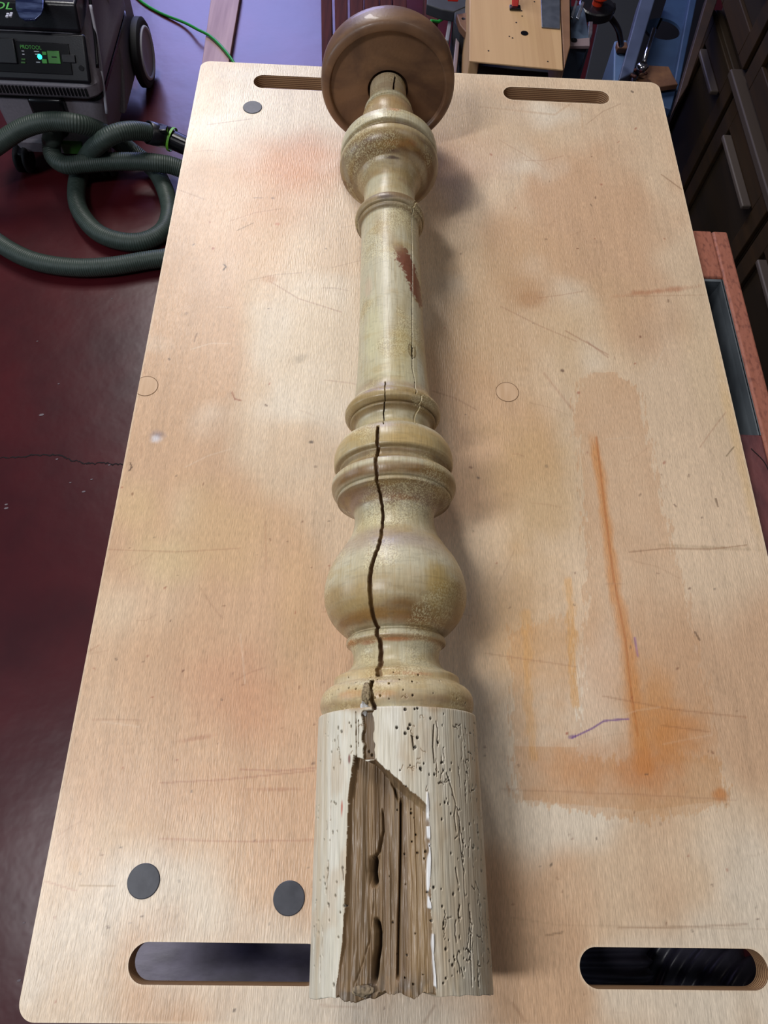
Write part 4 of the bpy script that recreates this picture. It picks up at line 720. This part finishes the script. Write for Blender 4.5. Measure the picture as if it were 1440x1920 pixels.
ad = N.new('ShaderNodeMix'); ad.data_type = 'FLOAT'; ad.inputs[0].default_value = .5; sc_ = N.new('ShaderNodeSeparateColor'); L.new(vr.outputs['Color'], sc_.inputs[0]); L.new(sc_.outputs[0], ad.inputs[2]); L.new(w2.outputs['Fac'], ad.inputs[3])
crr = [n for n in N if n.type == 'VALTORGB'][0]; crr.color_ramp.elements[0].position = .25; crr.color_ramp.elements[1].position = .75; L.new(ad.outputs[0], crr.inputs[0])
zb = -.16
blk = thing('wood_block', 'pale laminated wood box with a drilled hole resting on the grey stand', 'block', tuple(Q(965, 60, zb-.13)))
slab('top_panel', [(881, -60), (1046, -60), (1056, 131), (880, 114)], zb, .003, m_lam, blk, .001)
P_ = [Q(1047, -60, zb-.003), Q(1068, -60, zb-.003), Q(1070, 85, zb-.003), Q(1058, 129, zb-.003)]; MB().prism(P_, (0, 0, -.10)).build('side_panel', mat('side_board', (128, 92, 66), .6, c2=(112, 78, 54), scale=(20, 20, 60)), blk, bevel=.002)
a, b_ = Q(880, 114, zb-.019), Q(881, -60, zb-.019); MB().prism([a, a+np.array([.018, 0, 0]), b_+np.array([.018, 0, 0]), b_], (0, 0, -.11)).build('side_panel', m_lam, blk, bevel=.002)
c = Q(983.5, 62, zb+.0005); MB().lathe(tuple(c), (0, 0, 1), [(0, .0068), (.0002, .0066), (.0002, 0)], 32).build('drilled_hole', m_bk2, blk)
for x, y in [(955, 68), (968, 42), (1027, 115), (916, 95), (961, 71), (979, 30), (978, 20), (1002, 3)]: c = Q(x, y, zb+.0004); MB().lathe(tuple(c), (0, 0, 1), [(0, .0016), (.0002, 0)], 10).build('dent', m_crack, blk)
m_oliv = mat('dark_olive_steel', (50, 48, 42), .7, c2=(38, 36, 33), scale=(40, 40, 40)); m_bs = mat('blue_grey_steel', (66, 84, 106), .6, .0, c2=(54, 70, 92), scale=(30, 30, 30)); m_steel = mat('bright_steel', (150, 156, 170), .35, .8, c2=(120, 126, 140), scale=(90, 90, 90)); m_copper = mat('copper_rod', (150, 100, 80), .35, .8)
m_red = mat('red_paint', (190, 34, 26), .4); m_brown = mat('brown_board', (120, 84, 60), .6, c2=(96, 64, 46), scale=(40, 40, 40))
stand = thing('steel_stand', 'blue grey steel machine stand with a copper coloured rod at the far right', 'stand', tuple(Q(990, 60, -H)))
slab('bed', [(878, -70), (1062, -70), (1062, 140), (876, 122)], zb-.131, .05, m_oliv, stand); 
slab('pedestal', [(912, -60), (1070, -60), (1075, 165), (908, 160)], zb-.182, -(-H-(zb-.182)), m_bs, stand)
zf_ = -.20
slab('frame_bar', [(1063, -40), (1070, -40), (1072, 84), (1066, 84)], zf_, .05, m_steel, stand, .001); slab('frame_bar', [(1104, 40), (1112, 40), (1111, 62), (1102, 84)], zf_, .05, m_steel, stand, .001)
slab('frame_bar', [(1066, 74), (1106, 70), (1106, 86), (1068, 86)], zf_+.001, .006, mat('stand_lip', (128, 112, 118), .5), stand, .001)
a = np.array(Q(1067, 86, zf_)); b_ = np.array(Q(1108, 80, zf_)); MB().prism([a, b_, b_+np.array([0, -.006, -.36]), a+np.array([-.01, -.006, -.36])], (0, .12, 0)).build('front_plate', m_bs, stand, bevel=.003)
for px, py in ((1076, 76), (1093, 100)): c = Q(px, py, zf_+.001); MB().lathe(tuple(c if py < 90 else c+np.array([0, -.02, -.06])), (0, 0, 1) if py < 90 else (0, -1, 0), [(0, .006), (.0015, .006), (.0015, 0)], 20).build('bolt', m_bk2 if py < 90 else m_bs, stand)
MB().cyl(tuple(Q(1085, 25, zf_-.02)), tuple(Q(1093, 80, zf_-.02)), .0065).build('rod', m_copper, stand, smooth=True)
for q in [[(1070, 30), (1080, 0), (1084, 2), (1074, 34)], [(1080, 32), (1092, 2), (1096, 4), (1086, 36)]]: slab('link_arm', q, zf_+.02, .004, m_steel, stand, .0008)
# hardware around it
tag(slab('steel_plate', [(1013, -30), (1050, -30), (1050, 53), (1016, 50)], zb+.0025, .0022, mat('ruler_steel', (132, 138, 152), .3, .7, c2=(110, 116, 130), scale=(50, 50, 50)), bevel=.0006), 'flat grey steel plate lying on the laminated wood box', 'plate')
cl = thing('red_clamp', 'red clamp jaw pressing on the top of the laminated wood box', 'clamp', tuple(Q(966, 10, zb)))
c = Q(965, 12, zb+.001); MB().prism([c+np.array([-.006, -.007, 0]), c+np.array([.006, -.007, 0]), c+np.array([.009, .05, .06]), c+np.array([-.009, .05, .06])], (0, .012, .004)).build('jaw', m_red, cl, bevel=.002); MB().box(c[0]-.01, c[0]+.01, c[1]-.012, c[1]+.0, zb+.0002, zb+.004).build('pad', m_bk2, cl, bevel=.001)
m_bsd = mat('dark_grey_steel', (46, 48, 56), .7, c2=(36, 38, 44), scale=(30, 30, 30))
br = thing('steel_bracket', 'grey steel bracket with brown wood jaw left of the laminated wood box', 'bracket', tuple(Q(850, 60, -H)))
slab('arm', [(802, -20), (880, -20), (880, 10), (852, 22), (828, 18), (800, 8)], -.24, .02, m_bsd, br); slab('upright', [(852, 14), (882, 10), (882, 60), (862, 58), (852, 40)], -.241, .30, m_bsd, br)
slab('wood_jaw', [(856, 26), (882, 22), (882, 70), (862, 46)], -.225, .015, m_brown, br); slab('rail', [(843, 22), (850, 22), (842, 76), (834, 76)], -.26, .02, mat('pale_rail', (118, 118, 130), .5), br); slab('rail', [(856, 58), (864, 58), (856, 136), (848, 136)], -.262, .02, mat('pink_rail', (122, 104, 106), .5), br)
slab('side_panel', [(864, 60), (884, 60), (884, 145), (858, 145)], -.30, -(-H+.30), m_oliv, br); MB().lathe(tuple(Q(869, 35, -.2248)), (0, 0, 1), [(0, .004), (.0006, 0)], 12).build('screw', m_bk2, br)
tag(slab('red_block', [(836, -24), (862, -24), (860, -4), (840, -5)], -.20, .008, m_red), 'red tool part at the top edge above the grey bracket', 'tool')
kn = thing('clamp_knob', 'round black clamp knob with a red top right of the laminated wood box', 'knob', tuple(Q(1118, 15, -.24)))
c = Q(1120, 8, -.20); MB().lathe(tuple(c), (0, 0, 1), [(-.02, 0), (-.02, .030), (-.016, .035), (-.002, .035), (0, .032), (0, 0)], 40).build('disc', m_bk, kn, smooth=False); MB().lathe(tuple(c), (0, 0, 1), [(0, .010), (.012, .010), (.014, .017), (.04, .017), (.04, 0)], 24).build('red_cap', mat('orange_red_cap', (220, 60, 30), .4), kn); MB().prism([Q(x, y, -.205) for x, y in ((1120, 4), (1155, 4), (1156, 14), (1130, 28))], (0, 0, -.014)).build('lever', m_bk, kn, bevel=.003)
tag(MB().tube(spline([tuple(Q(x, y, z)) for x, y, z in ((1136, 24, -.23), (1150, 40, -.25), (1160, 58, -.28), (1165, 84, -.32))], .01), .006, 10).build('black_cable', m_bk, smooth=True), 'black cable hanging below the round clamp knob', 'cable')
# blue machine frame
m_blue = mat('blue_machine_paint', (48, 72, 108), .55, c2=(40, 60, 94), scale=(14, 14, 14)); m_blue2 = mat('pale_blue_paint', (74, 84, 112), .55, c2=(62, 72, 98), scale=(14, 14, 14))
mc = thing('machine_frame', 'blue painted steel machine frame with a round hole beyond the board corner', 'machine', tuple(Q(1230, 60, -H)))
def holed(name, poly, hc, hr, z, thick, m, par):
    bm = bmesh.new(); P_ = [Q(x, y, z) for x, y in poly]; off = np.array(origin_of(par)); vs = [bm.verts.new(p-off) for p in P_]; c = Q(*hc, z); hs = [bm.verts.new((c[0]+hr*math.cos(math.tau*k/48)-off[0], c[1]+hr*math.sin(math.tau*k/48)-off[1], z-off[2])) for k in range(48)]
    for L_ in (vs, hs):
        for i in range(len(L_)): bm.edges.new((L_[i], L_[(i+1) % len(L_)]))
    r = bmesh.ops.triangle_fill(bm, use_beauty=True, edges=bm.edges[:]); fs = [g for g in r['geom'] if isinstance(g, bmesh.types.BMFace)]
    ex = bmesh.ops.extrude_face_region(bm, geom=fs); bmesh.ops.translate(bm, vec=(0, 0, -thick), verts=[g for g in ex['geom'] if isinstance(g, bmesh.types.BMVert)]); bmesh.ops.recalc_face_normals(bm, faces=bm.faces)
    me = bpy.data.meshes.new(name); bm.to_mesh(me); bm.free(); me.materials.append(m); o = bpy.data.objects.new(name, me); COL.objects.link(o); o.parent = par; return o
holed('web_plate', [(1262, -40), (1312, -40), (1296, 40), (1268, 160), (1258, 215), (1200, 215), (1200, 140), (1214, 90), (1240, 30)], (1243, 54), .043, -.42, .006, m_blue, mc)
slab('flange', [(1212, -40), (1240, -40), (1188, 135), (1160, 150)], -.36, .07, m_blue2, mc, .003); slab('flange', [(1300, -40), (1315, -40), (1272, 170), (1262, 165)], -.40, .05, m_blue, mc, .003)
slab('bracket_block', [(1152, 76), (1176, 74), (1182, 155), (1150, 155)], -.38, .12, mat('bracket_blue', (84, 108, 146), .5), mc, .004); slab('inner_wall', [(1140, -40), (1215, -40), (1160, 150), (1095, 160)], -.58, .02, mat('dark_green_black', (26, 28, 28), .7), mc)
slab('pedestal', [(1200, -40), (1330, -40), (1290, 215), (1180, 215)], -.60, .16, m_bk, mc)  # coloured black to stand for the shade inside the web plate's hole
slab('lower_plate', [(1238, 162), (1270, 160), (1258, 205), (1244, 200)], -.40, .02, m_blue, mc, .002); MB().box(*[0]*0 or (Q(1166, 88, -.37)[0]-.012, Q(1166, 88, -.37)[0]+.012, Q(1166, 88, -.37)[1]-.012, Q(1166, 88, -.37)[1]+.012, -.379, -.365)).build('cable_gland', m_brown, mc, bevel=.003)
tag(slab('brown_offcut', [(1192, 150), (1212, 122), (1254, 124), (1262, 140), (1272, 158), (1236, 163), (1196, 162)], -.38, .012, m_brown), 'brown board offcut lying on the blue machine frame', 'offcut')
wr = thing('socket_wrench', 'chrome socket wrench lying on the brown offcut by the blue frame', 'wrench', tuple(Q(1210, 110, -.372)))
m_chr = mat('chrome', (190, 190, 200), .15, 1); a = Q(1203, 130, -.360); b_ = Q(1226, 56, -.352); MB().cyl(tuple(a), tuple(b_), .0045, .0055).build('handle', m_chr, wr, smooth=True); MB().lathe(tuple(a-np.array([0, 0, .010])), (0, 0, 1), [(0, 0), (0, .011), (.018, .013), (.023, .008), (.023, 0)], 28).build('ratchet_head', m_chr, wr, smooth=True)
cc_ = Q(1195, 141, -.3678); tag(MB().tube([tuple(cc_+np.array([.018*math.cos(k*math.tau*.7/20), .012*math.sin(k*math.tau*.7/20), .0035])) for k in range(21)], .0035, 8).build('leather_strap', mat('dark_red_leather', (70, 30, 28), .6), smooth=True), 'dark red curled strap beside the socket wrench head', 'strap')
# ------------------------------------------------------------------ brown cabinet on the right
m_cab = mat('brown_cabinet_wood', (48, 31, 12), .7, c2=(34, 22, 8), scale=(6, 3, 40), spec=.25); m_cab2 = mat('brown_panel_wood', (36, 24, 10), .7, c2=(27, 18, 7), scale=(6, 3, 30), spec=.25); m_hd = mat('grey_handle', (72, 62, 56), .6)
cab = thing('cabinet', 'dark brown wooden cabinet with long pale handles at the right behind the bench', 'cabinet', (1.25, 1.2, -H))
MB().box(1.02, 1.5, .35, 1.86, -H, -.02).build('body', m_cab, cab, bevel=.004); MB().box(.985, 1.5, .33, 1.88, -.02, .01).build('top', m_cab, cab, bevel=.004)
MB().box(.976, 1.0195, .36, 1.60, -.326, -.310).build('ledge', mat('ledge_wood', (54, 42, 32), .7), cab, bevel=.003)
for (y0, y1) in ((.37, .78), (.80, 1.21), (1.23, 1.56), (1.58, 1.85)):
    for (z0, z1) in ((-.73, -.335), (-.30, -.03)):
        dr = MB().box(1.002, 1.0195, y0, y1, z0, z1).build('door' if z0 < -.5 else 'drawer', m_cab2, cab, bevel=.003)
        for a_ in ((y0, y0+.045, z0, z1), (y1-.045, y1, z0, z1), (y0+.045, y1-.045, z0, z0+.05), (y0+.045, y1-.045, z1-.05, z1)): MB().box(.992, 1.0018, *a_).build('frame_rail', m_cab, dr, bevel=.002)
        zc_ = -.385 if z0 < -.5 else -.17; m_ = .05; MB().box(.972, .9915, y0+m_, y1-m_-.02, zc_-.005, zc_+.005).build('handle', m_hd, dr, bevel=.003)
m_dkw = mat('dark_stained_wood', (52, 34, 24), .6, c2=(38, 24, 18), scale=(20, 20, 20))
for k, (q, z, lb) in enumerate([([(1330, -20), (1352, -20), (1290, 160), (1266, 200)], -.30, 'dark stained timber strip between the blue frame and the cabinet')]):
    tag(slab('timber_strip', q, z, .03, m_dkw), lb, 'timber')
# lift everything so that the floor is at zero height
for o in bpy.data.objects:
    if o.parent is None and o.type in {'MESH', 'EMPTY'}: o.location.z += H
